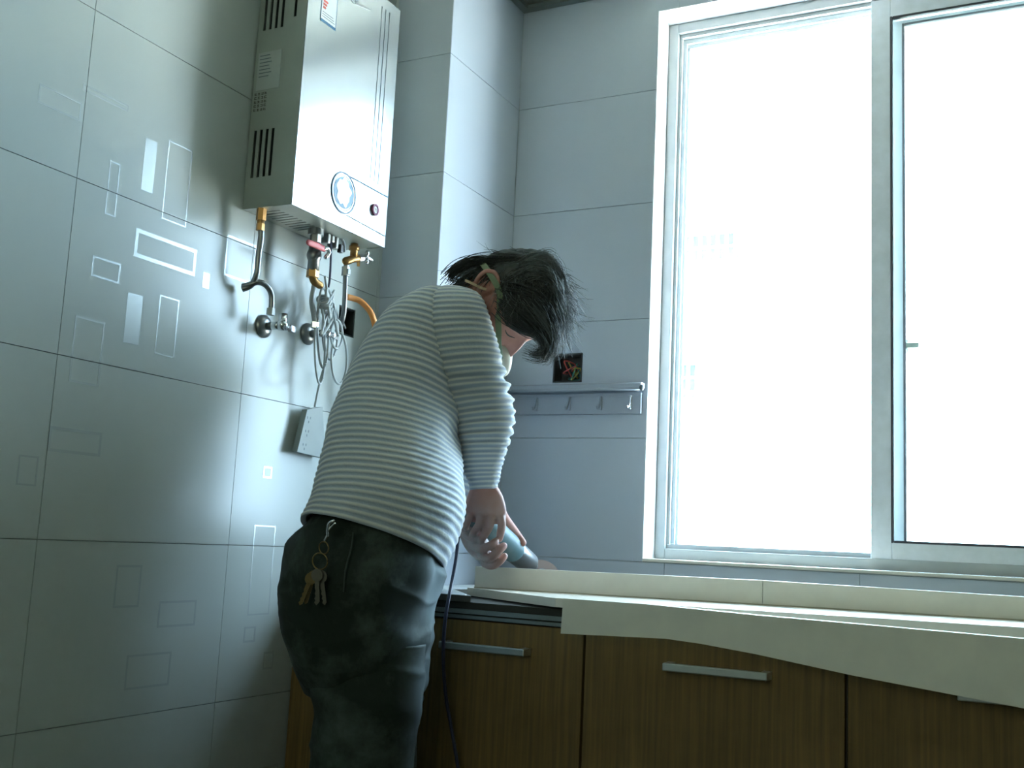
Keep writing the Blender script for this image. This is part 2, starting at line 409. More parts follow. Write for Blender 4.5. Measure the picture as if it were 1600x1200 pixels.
# cream slab with upstand
zt = lambda x: .8585+(x-.3)*.009
sl = thing('stone_slab', (1.0, 2.0, .83), 'long cream stone slab with raised back edge being cut on the cabinets', 'countertop')
def plate(pts, th, mt, name, parent):
    n = len(pts); V = [(x, y, zt(x)) for x, y in pts]+[(x, y, zt(x)-th) for x, y in pts]
    return obj(name, V, [list(range(n)), list(range(2*n-1, n-1, -1))]+[[i, (i+1) % n, n+(i+1) % n, n+i] for i in range(n)], mt, parent)
plate([(.300, 2.142), (.300, 2.112), (.612, 1.888), (1.62, 1.888), (1.62, 2.142)], .0165, m_quartz, 'slab', sl)
ua = at(743, 885, 1, 2.12); ub = at(1192, 907, 1, 2.12); uc = at(1600, 935, 1, 2.12)
for (xa, za, xb, zb, mm) in ((ua.x, ua.z, ub.x-.0006, ub.z, m_quartz), (ub.x+.0006, ub.z, 1.62, uc.z+.002, m_quartz)):
    V = [(xa, 2.12, zt(xa)+.0003), (xb, 2.12, zt(xb)+.0003), (xb, 2.12, zb), (xa, 2.12, za)]
    MB().prism(V, (0, .020, 0)).build('upstand', mm, sl)
MB().tube(crv([(ua.x, 2.1195, zt(ua.x)+.001), (1.0, 2.1195, zt(1.0)+.001), (1.62, 2.1195, zt(1.62)+.001)], 10), .0016, 6).build('glue_line', mat('glue', (.45, .40, .28), .4), sl)
# hanging strip
YS = 1.835
b1 = [at(880, 935, 1, YS), at(1010, 944, 1, YS), at(1180, 961, 1, YS), at(1600, 998, 1, YS)]
b2 = [at(1600, 1107, 1, YS), at(1330, 1055, 1, YS), at(1180, 1022, 1, YS), at(1095, 1006, 1, YS), at(1040, 998, 1, YS), at(960, 994, 1, YS), at(876, 990, 1, YS)]
e1 = b1[-1]+(b1[-1]-b1[-2]).normalized()*.16; e2 = b2[0]+(b2[0]-b2[1]).normalized()*.16
sp = MB().prism(b1+[e1, e2]+b2, (0, .022, 0)).build('stone_strip', m_quartz2)
tag(sp, 'cream stone edging strip with a tapered bottom, leaning along the front of the cabinets', 'stone strip')

# ------------------------------------------------------------------ back wall fittings
x0, x1, z0, z1 = BOXH
ob = thing('outlet_box', (x0, YB, z0), 'open square outlet recess with loose coloured wires on the wall left of the window', 'outlet')
m = MB(); e = .0015
m.box((x0+e, YB+.001, z0+e), (x0+e+.003, YB+.05, z1-e)); m.box((x1-e-.003, YB+.001, z0+e), (x1-e, YB+.05, z1-e))
m.box((x0+e, YB+.001, z0+e), (x1-e, YB+.05, z0+e+.003)); m.box((x0+e, YB+.001, z1-e-.003), (x1-e, YB+.05, z1-e)); m.box((x0+e, YB+.047, z0+e), (x1-e, YB+.05, z1-e))
m.build('box', mat('brown_box', (.05, .045, .04), .7), ob)
for k, cc in enumerate([(.45, .06, .05), (.05, .22, .16), (.42, .33, .06), (.40, .07, .06), (.38, .34, .10), (.04, .16, .14)]):
    r = random.Random(k*5+1); cx = (x0+x1)/2+.012; cz = (z0+z1)/2
    pts = [(cx+r.uniform(-.006, .02), YB+.046, cz+r.uniform(-.02, .02))]
    for q in range(4): pts.append((cx+r.uniform(-.03, .024), YB+r.uniform(.006, .035), cz+r.uniform(-.028, .026)))
    MB().tube(crv(pts, 8), .0019, 8).build('wire', mat('wire_%s' % 'abcdef'[k], cc, .35), ob, True)
sh = thing('hook_rail', (.2, YB, 1.36), 'pale metal shelf rail with a row of coat hooks under it, left of the window', 'hook rail')
SX0, SX1 = PX+.004, .548
mb = MB(); prof = [(YB-.001, 1.364), (YB-.026, 1.364), (YB-.032, 1.360), (YB-.032, 1.352), (YB-.026, 1.349), (YB-.001, 1.352)]
mb.prism([(SX0, a, b) for a, b in prof], (SX1-SX0, 0, 0)); mb.build('ledge', m_rail, sh)
MB().cyl((SX0, YB-.030, 1.348), (SX1, YB-.030, 1.348), .0042, 12).build('bar', m_rail, sh, True)
MB().ell((SX1+.002, YB-.030, 1.350), [(.006, 0, 0), (0, .007, 0), (0, 0, .008)], 12, 8).build('end_cap', m_ink, sh, True)
MB().box((SX0, YB-.010, 1.288), (SX1-.006, YB-.001, 1.342), .002).box((SX0, YB-.012, 1.332), (SX1-.006, YB-.001, 1.335)).box((SX0, YB-.012, 1.289), (SX1-.006, YB-.001, 1.292)).build('backplate', m_rail, sh)
for (u, v) in ((838, 640), (889, 640), (938, 640), (985, 640)):
    p = at(u, v, 1, YB-.01); hx = p.x
    MB().box((hx-.004, YB-.0125, 1.298), (hx+.004, YB-.0095, 1.334), .001).tube(crv([(hx, YB-.011, 1.330), (hx+.001, YB-.020, 1.312), (hx+.001, YB-.030, 1.300), (hx+.002, YB-.038, 1.304)], 6), [.0028]*19, 8, True, True).build('hook', m_chrome if u > 960 else m_rail, sh, True)

# ------------------------------------------------------------------ gas water heater
HY0, HY1, HZ0, HZ1, HX = 1.628, 1.957, 1.594, 2.155, .130
wh = thing('water_heater', (.001, (HY0+HY1)/2, HZ0), 'silver gas water heater hanging on the tiled left wall', 'water heater')
seam = .082
def shell(mb, x0, x1, y0, y1, z0, z1, t, open_side=True):
    mb.box((x0, y0, z0), (x1, y0+t, z1)); mb.box((x0, y1-t, z0), (x1, y1, z1)); mb.box((x0, y0+t, z0), (x1, y1-t, z0+t)); mb.box((x0, y0+t, z1-t), (x1, y1-t, z1))
# side wall with real slots
slots = []
for k in range(4): slots.append((.0165+k*.0150, .0235+k*.0150, 1.660, 1.760))
for k in range(4): slots.append((.0165+k*.0150, .0235+k*.0150, 1.975, 2.075))
slots.append((.096, .103, 1.99, 2.075))
mb = MB()
for a, b, c, d in cut(.006, seam, HZ0+.002, HZ1-.002, slots): mb.box((a, HY0+.003, c), (b, HY0+.0045, d))
mb.box((.006, HY1-.0045, HZ0+.002), (seam, HY1-.003, HZ1-.002)); mb.box((.006, HY0+.0045, HZ1-.0035), (seam, HY1-.0045, HZ1-.002))
bslots = [(.020+.000, .075, HY0+.03+k*.014, HY0+.035+k*.014) for k in range(10)]
for a, b, c, d in cut(.006, HX-.006, HY0+.0045, HY1-.0045, bslots): mb.box((a, c, HZ0+.002), (b, d, HZ0+.0035))
mb.box((.004, HY0+.003, HZ0+.002), (.006, HY1-.003, HZ1-.002))
mb.build('casing', m_side, wh)
mb = MB()
for a, b, c, d in cut(seam+.0012, HX-.002, HZ0, HZ1, slots): mb.box((a, HY0, c), (b, HY0+.0015, d))
mb.box((seam+.0012, HY1-.0015, HZ0), (HX-.002, HY1, HZ1)); mb.box((seam+.0012, HY0+.0015, HZ1-.0015), (HX-.002, HY1-.0015, HZ1))
mb.build('cover_side', m_side, wh)
MB().box((.02, HY0+.02, HZ0+.012), (.105, HY1-.02, HZ1-.02)).build('inner_box', m_hole, wh)
# front panel with three real grooves
GR = [(at(u0, v0, 0, HX).y) for u0, v0 in ((588, 140), (594, 146), (600, 150))]
gh = [(g-.0013, g+.0013, at(578+6*k, 278+5*k, 0, HX).z, 2.13) for k, g in enumerate(GR)]
mb = MB()
for a, b, c, d in cut(HY0, HY1, HZ0, HZ1, gh): mb.box((HX-.002, a, c), (HX, b, d))
mb.box((HX-.005, HY0+.003, HZ0+.003), (HX-.002, HY1-.003, HZ1-.003))
fp = mb.build('front_panel', m_silver, wh)
mb = MB()
for a, b, c, d in gh: mb.box((HX-.0022, a, c), (HX-.0012, b, d))
mb.build('groove', m_ink, fp)
def onf(u, v, lift=.0008): 
    p = at(u, v, 0, HX); return Vector((HX+lift, p.y, p.z))
def strip(mb, pts, wdt, h=.0008): 
    for a, b in zip(pts, pts[1:]):
        d = (b-a).normalized(); n = Vector((1, 0, 0)).cross(d)*wdt/2
        mb.prism([a-n, b-n, b+n, a+n], (h, 0, 0))
    return mb
dc = onf(536.5, 301.5); ry, rz = .030, .0335
def ring(mb, c, ra, rb, wd, h, n=48, x=0):
    for k in range(n):
        a0, a1 = 2*pi*k/n, 2*pi*(k+1)/n
        q = [Vector((c.x+x, c.y+cos(a)*(ra+s), c.z+sin(a)*(rb+s))) for a, s in ((a0, -wd/2), (a1, -wd/2), (a1, wd/2), (a0, wd/2))]
        mb.prism(q, (h, 0, 0))
    return mb
D = thing if False else None
dial = MB().tube([(HX-.0005, dc.y, dc.z), (HX+.0012, dc.y, dc.z)], [.0415, .0415], 40).build('dial_window', m_silver, wh)
ring(MB(), Vector((HX, dc.y, dc.z)), .0415, .0430, .0032, .0022).build('outer_ring', m_dial, dial)
ring(MB(), Vector((HX, dc.y, dc.z)), .0352, .0366, .0016, .0018).build('inner_ring', m_dial, dial)
# cloud-like white emblem inside the dial over a bluish field
MB().tube([(HX+.0010, dc.y, dc.z), (HX+.0016, dc.y, dc.z)], [.0338, .0338], 32).build('display_field', mat('display_blue', (.10, .20, .30), .5), dial)
pts = []
for k in range(60):
    a = 2*pi*k/60; r = .0285*(1+.10*sin(5*a+.6)+.07*sin(9*a)); pts.append((HX+.0016, dc.y+cos(a)*r*.85-.001, dc.z+sin(a)*r*1.05+.002))
MB().prism(pts, (.0005, 0, 0)).build('emblem', mat('display_white', (.80, .82, .82), .4), dial)
l1 = strip(MB(), [onf(531, 268), onf(560, 283), onf(605, 308)], .0017); l1.build('panel_line', m_blue, fp)
l2 = strip(MB(), [onf(541, 336), onf(570, 352), onf(601, 369)], .0013); l2.build('panel_line', m_ink, fp)
bc = onf(584.5, 328)
bt = MB().tube([(HX-.0005, bc.y, bc.z), (HX+.004, bc.y, bc.z)], [.0085, .0078], 28).build('button', m_white, wh, False)
ring(MB(), Vector((HX+.001, bc.y, bc.z)), .0098, .0110, .0042, .0044, 36).build('button_ring', m_purple, bt)
mk = MB(); cx = HX+.0042
strip(mk, [Vector((cx, bc.y-.004, bc.z+.003)), Vector((cx, bc.y-.0015, bc.z)), Vector((cx, bc.y-.0015, bc.z-.004))], .0011, .0003); strip(mk, [Vector((cx, bc.y+.001, bc.z+.003)), Vector((cx, bc.y-.0015, bc.z))], .0011, .0003); strip(mk, [Vector((cx, bc.y+.003, bc.z+.003)), Vector((cx, bc.y+.003, bc.z-.004))], .0011, .0003)
mk.build('button_mark', m_purple, bt)
# energy sticker
ly0, ly1, lz0, lz1 = onf(501, 20).y, onf(526, 20).y, onf(513, 41).z, 2.128
st = MB().box((HX, ly0, lz0), (HX+.0006, ly1, lz1)).build('energy_sticker', mat('sticker_white', (.66, .70, .70), .4), wh)
b = MB(); X1 = HX+.0009
b.box((HX+.0006, ly0, lz0), (X1, ly1, lz0+.006)); b.box((HX+.0006, ly0, lz0), (X1, ly0+.0012, lz1)); b.box((HX+.0006, ly1-.0012, lz0), (X1, ly1, lz1)); b.box((HX+.0006, ly0, lz1-.012), (X1, ly1, lz1))
b.build('blue_border', m_blue, st)
b = MB()
for k in range(3): b.prism([(HX+.0006, ly0+.006, lz0+.030+k*.007), (HX+.0006, ly0+.014+.003*k, lz0+.030+k*.007), (HX+.0006, ly0+.016+.003*k, lz0+.0325+k*.007), (HX+.0006, ly0+.014+.003*k, lz0+.035+k*.007), (HX+.0006, ly0+.006, lz0+.035+k*.007)], (.0004, 0, 0))
b.build('red_bars', m_redink, st)
b = MB()
for k in range(3): b.box((HX+.0006, ly0+.005, lz0+.012+k*.005), (X1, ly1-.005-.003*k, lz0+.0132+k*.005))
b.build('text_lines', m_ink, st)
# brand mark: a ring with a short slanted bar, and a dark lettering line
lc = onf(552, 1); g = MB(); ring(g, Vector((HX, lc.y, lc.z+.004)), .009, .008, .003, .0012, 28)
g.build('logo_ring', m_ink, fp)
g = strip(MB(), [Vector((HX, lc.y+.008, lc.z-.001)), onf(578, 15, 0)], .006, .0012); g.build('logo_bar', m_steel, fp)
# rating label and printed text on the side
def ons(u, v, y=HY0+.0028): p = at(u, v, 1, y); return p
a, b_ = ons(405, 84), ons(436, 136)
lab = MB().box((min(a.x, b_.x), HY0+.0018, b_.z), (min(b_.x, seam-.004), HY0+.0032, a.z)).build('rating_label', mat('label_grey', (.42, .47, .45), .3), wh)
tx = MB()
for k in range(7):
    zz = a.z-.008-k*.0075; tx.box((a.x+.005, HY0+.0012, zz), (a.x+.030+(k*7 % 3)*.003, HY0+.0019, zz+.0016))
tx.build('label_text', m_ink, lab)
p0, p1 = ons(398, 150), ons(422, 182); tx = MB()
for k in range(5):
    zz = p0.z-k*.0085
    for q in range(4):
        xa = p0.x+q*.0085; tx.box((xa, HY0+.0024, zz), (xa+.0055, HY0+.0030, zz+.0010)); tx.box((xa+.002*(q % 3), HY0+.0024, zz), (xa+.002*(q % 3)+.0010, HY0+.0030, zz+.0052)); tx.box((xa, HY0+.0024, zz+.0030+.001*(k % 2)), (xa+.0050, HY0+.0030, zz+.0040+.001*(k % 2)))
tx.build('warning_text', mat('brown_ink', (.07, .06, .05), .6), wh)
# stubs under the heater
def vcyl(mb, x, y, z0, z1, r, n=16): return mb.cyl((x, y, z0), (x, y, z1), r, n)
hx_, hy_ = .045, at(408, 340, 0, .045).y
vcyl(vcyl(MB(), hx_, hy_, HZ0-.022, HZ0+.003, .010, 6), hx_, hy_, HZ0-.03, HZ0-.02, .0075).build('inlet_nut', m_brass, wh, False)

# ------------------------------------------------------------------ pipes and valves
def braid(name, pts, r, label, cat, mt=m_steel, group=None, rib=.0022):
    t = thing(name, pts[0], label, cat, group)
    P = crv(pts, 14); L = 0; Q = [P[0]]
    # resample evenly and give the hose its rings
    res = []; step = rib/2
    acc = 0; res.append(P[0])
    for a, b in zip(P, P[1:]):
        d = (b-a).length; k = 0
        while acc+d >= step:
            f = (step-acc)/d; a = a+(b-a)*f; d = (b-a).length; acc = 0; res.append(a.copy())
            if d < 1e-9: break
        acc += d
    R = [r*(1.0+.07*(1 if i % 2 else -1)) for i in range(len(res))]
    MB().tube(res, R, 14).build('hose', mt, t, True)
    return t, res
def nut(t, p, d, r, ln, mt=m_chrome, n=6, name='nut'):
    p = Vector(p); d = Vector(d).normalized(); return MB().cyl(p-d*ln/2, p+d*ln/2, r, n).build(name, mt, t)
P = lambda u, v, X: at(u, v, 0, X)
# left braided hose: down from the heater, hairpin against the wall, over and down to the valve
v1 = P(411, 508, 0); v1v = Vector((.045, v1.y+.012, 0))
t, _ = braid('braided_hose', [Vector((hx_, hy_, HZ0-.030)), P(408, 370, .045), P(404, 400, .045), P(401, 428, .042), P(393, 445, .030), P(378, 452, .012)], .0062, 'left steel braided hose dropping from the water heater and bending to the wall', 'hose')
nut(t, Vector((hx_, hy_, HZ0-.036)), (0, 0, 1), .0085, .014, m_brass)
t, _ = braid('braided_hose', [P(379, 448, .013), P(392, 444, .030), P(404, 441, .042), P(416, 446, .048), P(424, 460, .050), P(424, 486, .050)], .0058, 'short arched steel braided hose above the left wall valve', 'hose')
nut(t, P(423, 487, .05), (0, 0, 1), .0085, .014, m_white)
def angle_valve(u, v, label):
    c = P(u, v, 0); t = thing('angle_valve', c, label, 'valve', 'angle valves on the left wall')
    m = MB(); m.tube([(.0006, c.y, c.z), (.004, c.y, c.z), (.012, c.y, c.z)], [.024, .024, .013], 28); m.build('flange', m_steel, t, True)
    m = MB(); m.cyl((.008, c.y, c.z), (.050, c.y, c.z), .0085, 16); m.cyl((.05, c.y, c.z-.010), (.05, c.y, c.z+.024), .0092, 16); m.ell((.05, c.y, c.z), [(.012, 0, 0), (0, .012, 0), (0, 0, .012)]); m.build('body', m_chrome, t, True)
    m = MB(); m.cyl((.05, c.y, c.z), (.05, c.y+.024, c.z-.002), .0055, 12); m.box((.046, c.y+.022, c.z-.009), (.054, c.y+.040, c.z+.006), .002); m.build('handle', m_steel, t, True)
    return t, c
angle_valve(411, 510, 'left chrome angle valve with round flange on the tiled wall')
_, vc = angle_valve(480, 522, 'chrome angle valve half hidden behind the pale cord bundle')
t, _ = braid('braided_hose', [P(492, 505, .05), P(490, 490, .05), P(487, 470, .055), P(490, 452, .06), P(492, 440, .065)], .0055, 'short grey hose above the second wall valve behind the cord bundle', 'hose', m_cord)
nut(t, P(492, 508, .05), (0, 0, 1), .0085, .012, m_chrome)
# gas valve with red lever
gz = HZ0; g0 = P(493, 372, .065); gy = g0.y
t = thing('gas_valve', (.065, gy, 1.55), 'dark gas valve with a red lever under the middle of the water heater', 'valve')
m = MB(); vcyl(m, .065, gy, gz-.012, gz+.0015, .017, 20); vcyl(m, .065, gy, gz-.030, gz-.012, .012, 6); m.build('collar', m_steel, t)
m = MB(); vcyl(m, .065, gy, P(493, 425, .065).z, gz-.028, .0125, 20); m.ell((.065, gy, P(493, 400, .065).z), [(.016, 0, 0), (0, .016, 0), (0, 0, .018)]); m.build('body', m_steel, t, True)
a = P(482, 379, .09); b_ = P(506, 389, .09)
MB().tube([a, (a+b_)/2+Vector((0, 0, .001)), b_], [.0065, .0075, .0065], 12, True, True, .6).build('lever', m_red, t, True)
MB().tube(crv([P(506, 389, .09), P(511, 388, .092), P(514, 395, .092), P(509, 402, .09)], 6), .0048, 10, True, True).build('lever_end', m_chrome, t, True)
m = MB(); zb = P(493, 425, .065).z; vcyl(m, .065, gy, zb-.014, zb+.002, .0135, 6); m.build('nut', m_brass, t)
m = MB(); m.tube(crv([(.065, gy, zb-.012), (.067, gy+.006, zb-.022), (.07, gy+.020, zb-.026)], 5), .0085, 12, True, True); m.build('elbow', m_brass, t, True)
m = MB()
for k, (dy, hh) in enumerate(((.03, .020), (.045, .014), (.060, .024))): m.box((.05, gy+dy, gz-hh), (.075, gy+dy+.010, gz+.0015), .002)
m.build('bracket', m_steel, t)
# sensor cable
MB().tube(crv([P(517, 378, .07), P(517, 400, .07), P(516, 425, .068), P(514, 445, .06), P(508, 462, .055)], 8), .0024, 8).build('sensor_cable', m_bluecord)
tag(bpy.data.objects['sensor_cable'], 'thin dark cable hanging from the underside of the water heater', 'cable')
# small black plug
t = thing('sensor_plug', P(532, 385, .07), 'small black plug and grey elbow under the water heater beside the brass tee', 'plug')
m = MB(); a = P(532, 388, .075); m.box((a.x-.005, a.y-.005, a.z-.010), (a.x+.005, a.y+.005, a.z+.008), .001); m.build('plug', m_black, t)
MB().tube(crv([P(524, 368, .07), P(531, 370, .072), P(537, 380, .075), P(538, 392, .075)], 6), .0035, 8, True, True).build('elbow', m_cord, t, True)
# brass tee with drain tap
c0 = P(543, 403, .075); c1 = P(568, 403, .088)
t = thing('drain_tap', c0, 'brass tee with a chrome drain knob under the right end of the water heater', 'tap')
m = MB(); cc = P(553, 396, .08); m.cyl((cc.x, cc.y, cc.z-.008), (cc.x, cc.y, gz+.001), .0085, 14); m.cyl((cc.x, cc.y, gz-.014), (cc.x, cc.y, gz-.004), .012, 6)
m.tube([P(541, 408, .075), P(550, 405, .079), P(562, 403, .085)], [.0095, .0085, .0085], 14, True, True); m.build('tee', m_brass, t, True)
m = MB(); m.tube([P(560, 403, .085), P(567, 403, .088)], [.009, .008], 6); m.build('collar', m_steel, t)
kc = P(572, 402, .09); m = MB()
for q in range(2):
    sgn = 1 if q else -1; m.ell(kc+Vector((.001, .002, sgn*.0095)), [(.005, 0, 0), (0, .0055, 0), (0, 0, .0075)], 12, 8)
m.tube([kc-Vector((0, .004, 0)), kc+Vector((.004, .018, -.002))], [.0055, .0030], 12, True, True)
m.build('drain_knob', m_chrome, t, True)
m = MB(); m.tube([P(560, 406, .085), P(560, 416, .085)], .0035, 8); m.build('nipple', m_brass, t)
t, _ = braid('braided_hose', [P(542, 405, .074), P(540, 425, .07), P(539, 460, .064), P(537, 490, .055), P(532, 508, .040), P(527, 517, .022)], .0056, 'right steel braided hose dropping from the brass tee into the dark wall box', 'hose')
a = P(540, 424, .071); nut(t, a, (0, 0, 1), .0088, .020, m_steel)
m = MB(); q = P(545, 425, .082); m.box((q.x-.003, q.y-.006, q.z-.006), (q.x+.003, q.y+.003, q.z+.006), .001); m.build('tag', m_white, t)
# wall box on the left wall
y0, y1, z0, z1 = JBH
t = thing('wall_box', (0, (y0+y1)/2, z0), 'dark open junction box in the left wall near the corner, behind a hose', 'junction box')
m = MB(); e = .001
m.box((-.05, y0+e, z0+e), (-.001, y0+e+.003, z1-e)); m.box((-.05, y1-e-.003, z0+e), (-.001, y1-e, z1-e)); m.box((-.05, y0+e, z0+e), (-.001, y1-e, z0+e+.003)); m.box((-.05, y0+e, z1-e-.003), (-.001, y1-e, z1-e)); m.box((-.05, y0+e, z0+e), (-.047, y1-e, z1-e))
m.build('box', m_hole, t)
MB().tube(crv([(-.045, y0+.02, z0+.03), (-.02, y0+.03, z0+.04), (-.012, y0+.045, z0+.02), (-.03, y0+.05, z0+.05)], 8), .002, 8).build('wire', m_cord, t, True)
# orange gas hose
o = MB().tube(crv([P(543, 464, .05), P(551, 466, .055), P(562, 470, .065), P(573, 480, .08), P(581, 492, .09), P(586, 510, .09), P(588, 540, .085), P(588, 600, .08), P(588, 700, .07)], 10), .0068, 14, True, True).build('gas_hose', m_orange, None, True)
tag(o, 'orange gas hose arching out beside the right hose and behind the person', 'hose')

# pale cord bundle and hanging power strip
t = thing('power_strip', P(482, 680, .02), 'pale grey socket strip hanging against the wall on its own knotted bundle of pale cord', 'power strip')
rr = random.Random(11); pts = [P(508, 432, .075), P(510, 448, .07)]
for k in range(16):
    uu = 512+rr.uniform(-9, 16); vv = 455+rr.uniform(-8, 70); pts.append(P(uu, vv, .055+rr.uniform(-.012, .03)))
MB().tube(crv(pts, 8), .0030, 8).build('cord', m_cord, t, True)
for k, (u0, va, wu, vb) in enumerate(((505, 450, 9, 575), (516, 470, 12, 562), (526, 500, 9, 545), (500, 480, 8, 600), (530, 520, 12, 600))):
    pp = []
    for q in range(13):
        a = 2*pi*q/12+.5; pp.append(P(u0+wu*sin(a), (va+vb)/2+(vb-va)/2*cos(a), .05+.012*sin(a*2+k)+.006*k/2))
    MB().tube(crv(pp, 5), .0026, 8).build('cord_loop', m_cord, t, True)
m = MB()
for k in range(3):
    pp = [P(505+9*cos(2*pi*q/10)+2*k, 468+6*sin(2*pi*q/10)+k*4, .065+.016*sin(2*pi*q/10+1)) for q in range(11)]; m.tube(crv(pp, 4), .003, 8)
m.build('knot', m_cord, t, True)
MB().tube(crv([P(512, 560, .05), P(503, 585, .045), P(497, 610, .04), P(492, 636, .035)], 8), .0026, 8).build('cord_end', m_cord, t, True)
V = []; q = [P(472, 640, .012), P(496, 636, .012), P(500, 716, .012), P(456, 706, .012)]
m = MB().prism(q, (.014, 0, 0)); m.build('body', mat('strip_plastic', (.22, .26, .25), .5), t)
for (u, v) in ((483, 655), (480, 676), (476, 697)):
    c = P(u, v, .0265); m = MB()
    for dy, dz in ((-.005, .003), (.005, .003), (0, -.006)): m.box((.0258, c.y+dy-.001, c.z+dz-.0025), (.0266, c.y+dy+.001, c.z+dz+.0025))
    m.build('socket', m_ink, t)

# ------------------------------------------------------------------ person
PERSON = thing('person', (at(565, 1195, 0, .34).x, 1.68, 0), 'person in ribbed grey sweater and dusty dark trousers bending over the worktop, holding a grinder', 'person')
HF = Vector((-sin(YAW), cos(YAW), 0)); HR = Vector((cos(YAW), sin(YAW), 0))
def rings_px(rows, n):                       # rows: uL,vL,uR,vR,depth,t,gz
    out = []
    for r in cr(rows, n):
        uL, vL, uR, vR, d, t, gz = r
        a, b = pix(uL, vL, d), pix(uR, vR, d); out.append(((a+b)/2, (b-a)/2, HF*t+Vector((0, 0, gz*t))))
    return out
def loft(rings, seg, disp=None, cap0=True, cap1=True, ex=2.0):
    V = []; F = []; S = []; s = 0; prev = None
    for i, (c, e, g) in enumerate(rings):
        if prev is not None: s += (c-prev).length
        prev = c; nn = e.cross(g)
        for k in range(seg):
            a = 2*pi*k/seg; ca, sa = cos(a), sin(a)
            ca = math.copysign(abs(ca)**(2/ex), ca); sa = math.copysign(abs(sa)**(2/ex), sa)
            off = e*ca+g*sa; p = c+off
            if disp: p = p+off.normalized()*disp(s, a, p)
            V.append(p); S.append(s)
    for i in range(len(rings)-1):
        for k in range(seg): F.append([i*seg+k, i*seg+(k+1) % seg, (i+1)*seg+(k+1) % seg, (i+1)*seg+k])
    if cap0: F.append(list(range(seg))[::-1])
    if cap1: F.append([(len(rings)-1)*seg+k for k in range(seg)])
    return V, F, S
from mathutils import noise as NZ
def nz(p, sc, o=0): return NZ.noise(Vector(p)*sc+Vector((o, o*1.7, 0)))
RIB = .0126
# ---- sweater
torso_rows = [(694, 474, 728, 488, 2.20, .045, -.15), (672, 474, 736, 492, 2.20, .10, -.2), (642, 486, 742, 512, 2.19, .15, -.2), (604, 512, 740, 545, 2.18, .18, -.2),
    (573, 548, 735, 582, 2.16, .185, -.2), (549, 588, 727, 620, 2.13, .18, -.2), (532, 625, 722, 660, 2.10, .172, -.2), (516, 665, 719, 702, 2.06, .165, -.2),
    (506, 712, 725, 745, 2.02, .16, -.2), (497, 750, 729, 786, 1.99, .158, -.22), (486, 785, 720, 828, 1.965, .158, -.22), (470, 818, 694, 886, 1.95, .160, -.22)]
def dtorso(s, a, p):
    w = .0011*cos(2*pi*s/RIB) + .004*nz(p, 9) + .0022*nz(p, 26, 3)
    near = sin(a) < 0
    if near: w += .006*exp(-((s-.30)/.07)**2)*sin(a*5+s*40)*max(0, cos(a))
    return w
rg = rings_px(torso_rows, 26)
V, F, S = loft(rg, 110, dtorso, False, False, 2.15)
# thickness: turn the hem inwards
n0 = len(V); hemring = V[-110:]; cc = sum(hemring, Vector())/110
V += [v+(cc-v).normalized()*.010+Vector((0, 0, .004)) for v in hemring]; S += [S[-1]]*110
F += [[n0-110+k, n0-110+(k+1) % 110, n0+(k+1) % 110, n0+k] for k in range(110)]
sleeve_rows = [(694, 447, 728, 450, 2.09, .014, 0), (680, 453, 743, 456, 2.075, .034, 0), (668, 467, 755, 468, 2.06, .050, 0), (663, 495, 765, 494, 2.045, .057, 0), (665, 535, 776, 529, 2.04, .059, 0), (676, 580, 787, 572, 2.04, .056, 0),
    (693, 620, 796, 610, 2.05, .053, 0), (706, 650, 804, 640, 2.06, .052, 0), (713, 675, 801, 670, 2.075, .050, 0), (716, 702, 794, 700, 2.095, .045, 0), (723, 733, 785, 731, 2.12, .038, 0), (731, 752, 780, 750, 2.14, .034, 0), (734, 766, 775, 764, 2.15, .031, 0)]
Sm = [0]
def dsl(s, a, p):
    w = .0009*cos(2*pi*s/(RIB*.9)) + .003*nz(p, 14) + .0018*nz(p, 34, 5)
    el = exp(-((s-.215)/.045)**2); w += el*.0055*sin(s*2*pi/.030+.8*sin(a*2))
    lo = exp(-((s-.31)/.05)**2); w += lo*.003*sin(s*2*pi/.022+a)
    return w
rgs = rings_px(sleeve_rows, 22)
V2, F2, S2 = loft(rgs, 72, dsl, True, False, 2.1)
n2 = len(V2); cufr = V2[-72:]; cc = sum(cufr, Vector())/72
V2 += [v+(cc-v).normalized()*.006+Vector((0, 0, .006)) for v in cufr]; S2 += [S2[-1]]*72
F2 += [[n2-72+k, n2-72+(k+1) % 72, n2+(k+1) % 72, n2+k] for k in range(72)]
# far (left) sleeve: shoulder away from the viewer, reaching to the tool
far = [(pix(718, 500, 2.28), .03), (pix(728, 530, 2.29), .052), (pix(742, 575, 2.31), .054), (pix(755, 630, 2.32), .052), (pix(752, 690, 2.30), .046), (pix(735, 745, 2.28), .040), (pix(722, 785, 2.26), .034)]
rows = cr([(*p, r) for p, r in far], 30)
b0 = MB().tube([r[:3] for r in rows], [r[3]+.0009*cos(i*2*pi/6) for i, r in enumerate(rows)], 40, True, False)
V3, F3 = b0.V, b0.F; S3 = [0]*len(V3); s = 0
for i, r in enumerate(rows):
    if i: s += (Vector(r[:3])-Vector(rows[i-1][:3])).length
    for k in range(40): S3[i*40+k] = s
nA, nB = len(V), len(V2)
VV = V+V2+V3; FF = F+[[i+nA for i in f] for f in F2]+[[i+nA+nB for i in f] for f in F3]; SS = S+[x/.9 for x in S2]+S3
ms = bpy.data.materials.new('ribbed_knit'); ms.use_nodes = True; nt = ms.node_tree; bs = nt.nodes['Principled BSDF']
bs.inputs['Roughness'].default_value = .9; bs.inputs['Sheen Weight'].default_value = .2
at_ = nt.nodes.new('ShaderNodeAttribute'); at_.attribute_name = 'rib'
m1 = nt.nodes.new('ShaderNodeMath'); m1.operation = 'MULTIPLY'; m1.inputs[1].default_value = 2*pi/RIB
m2 = nt.nodes.new('ShaderNodeMath'); m2.operation = 'COSINE'
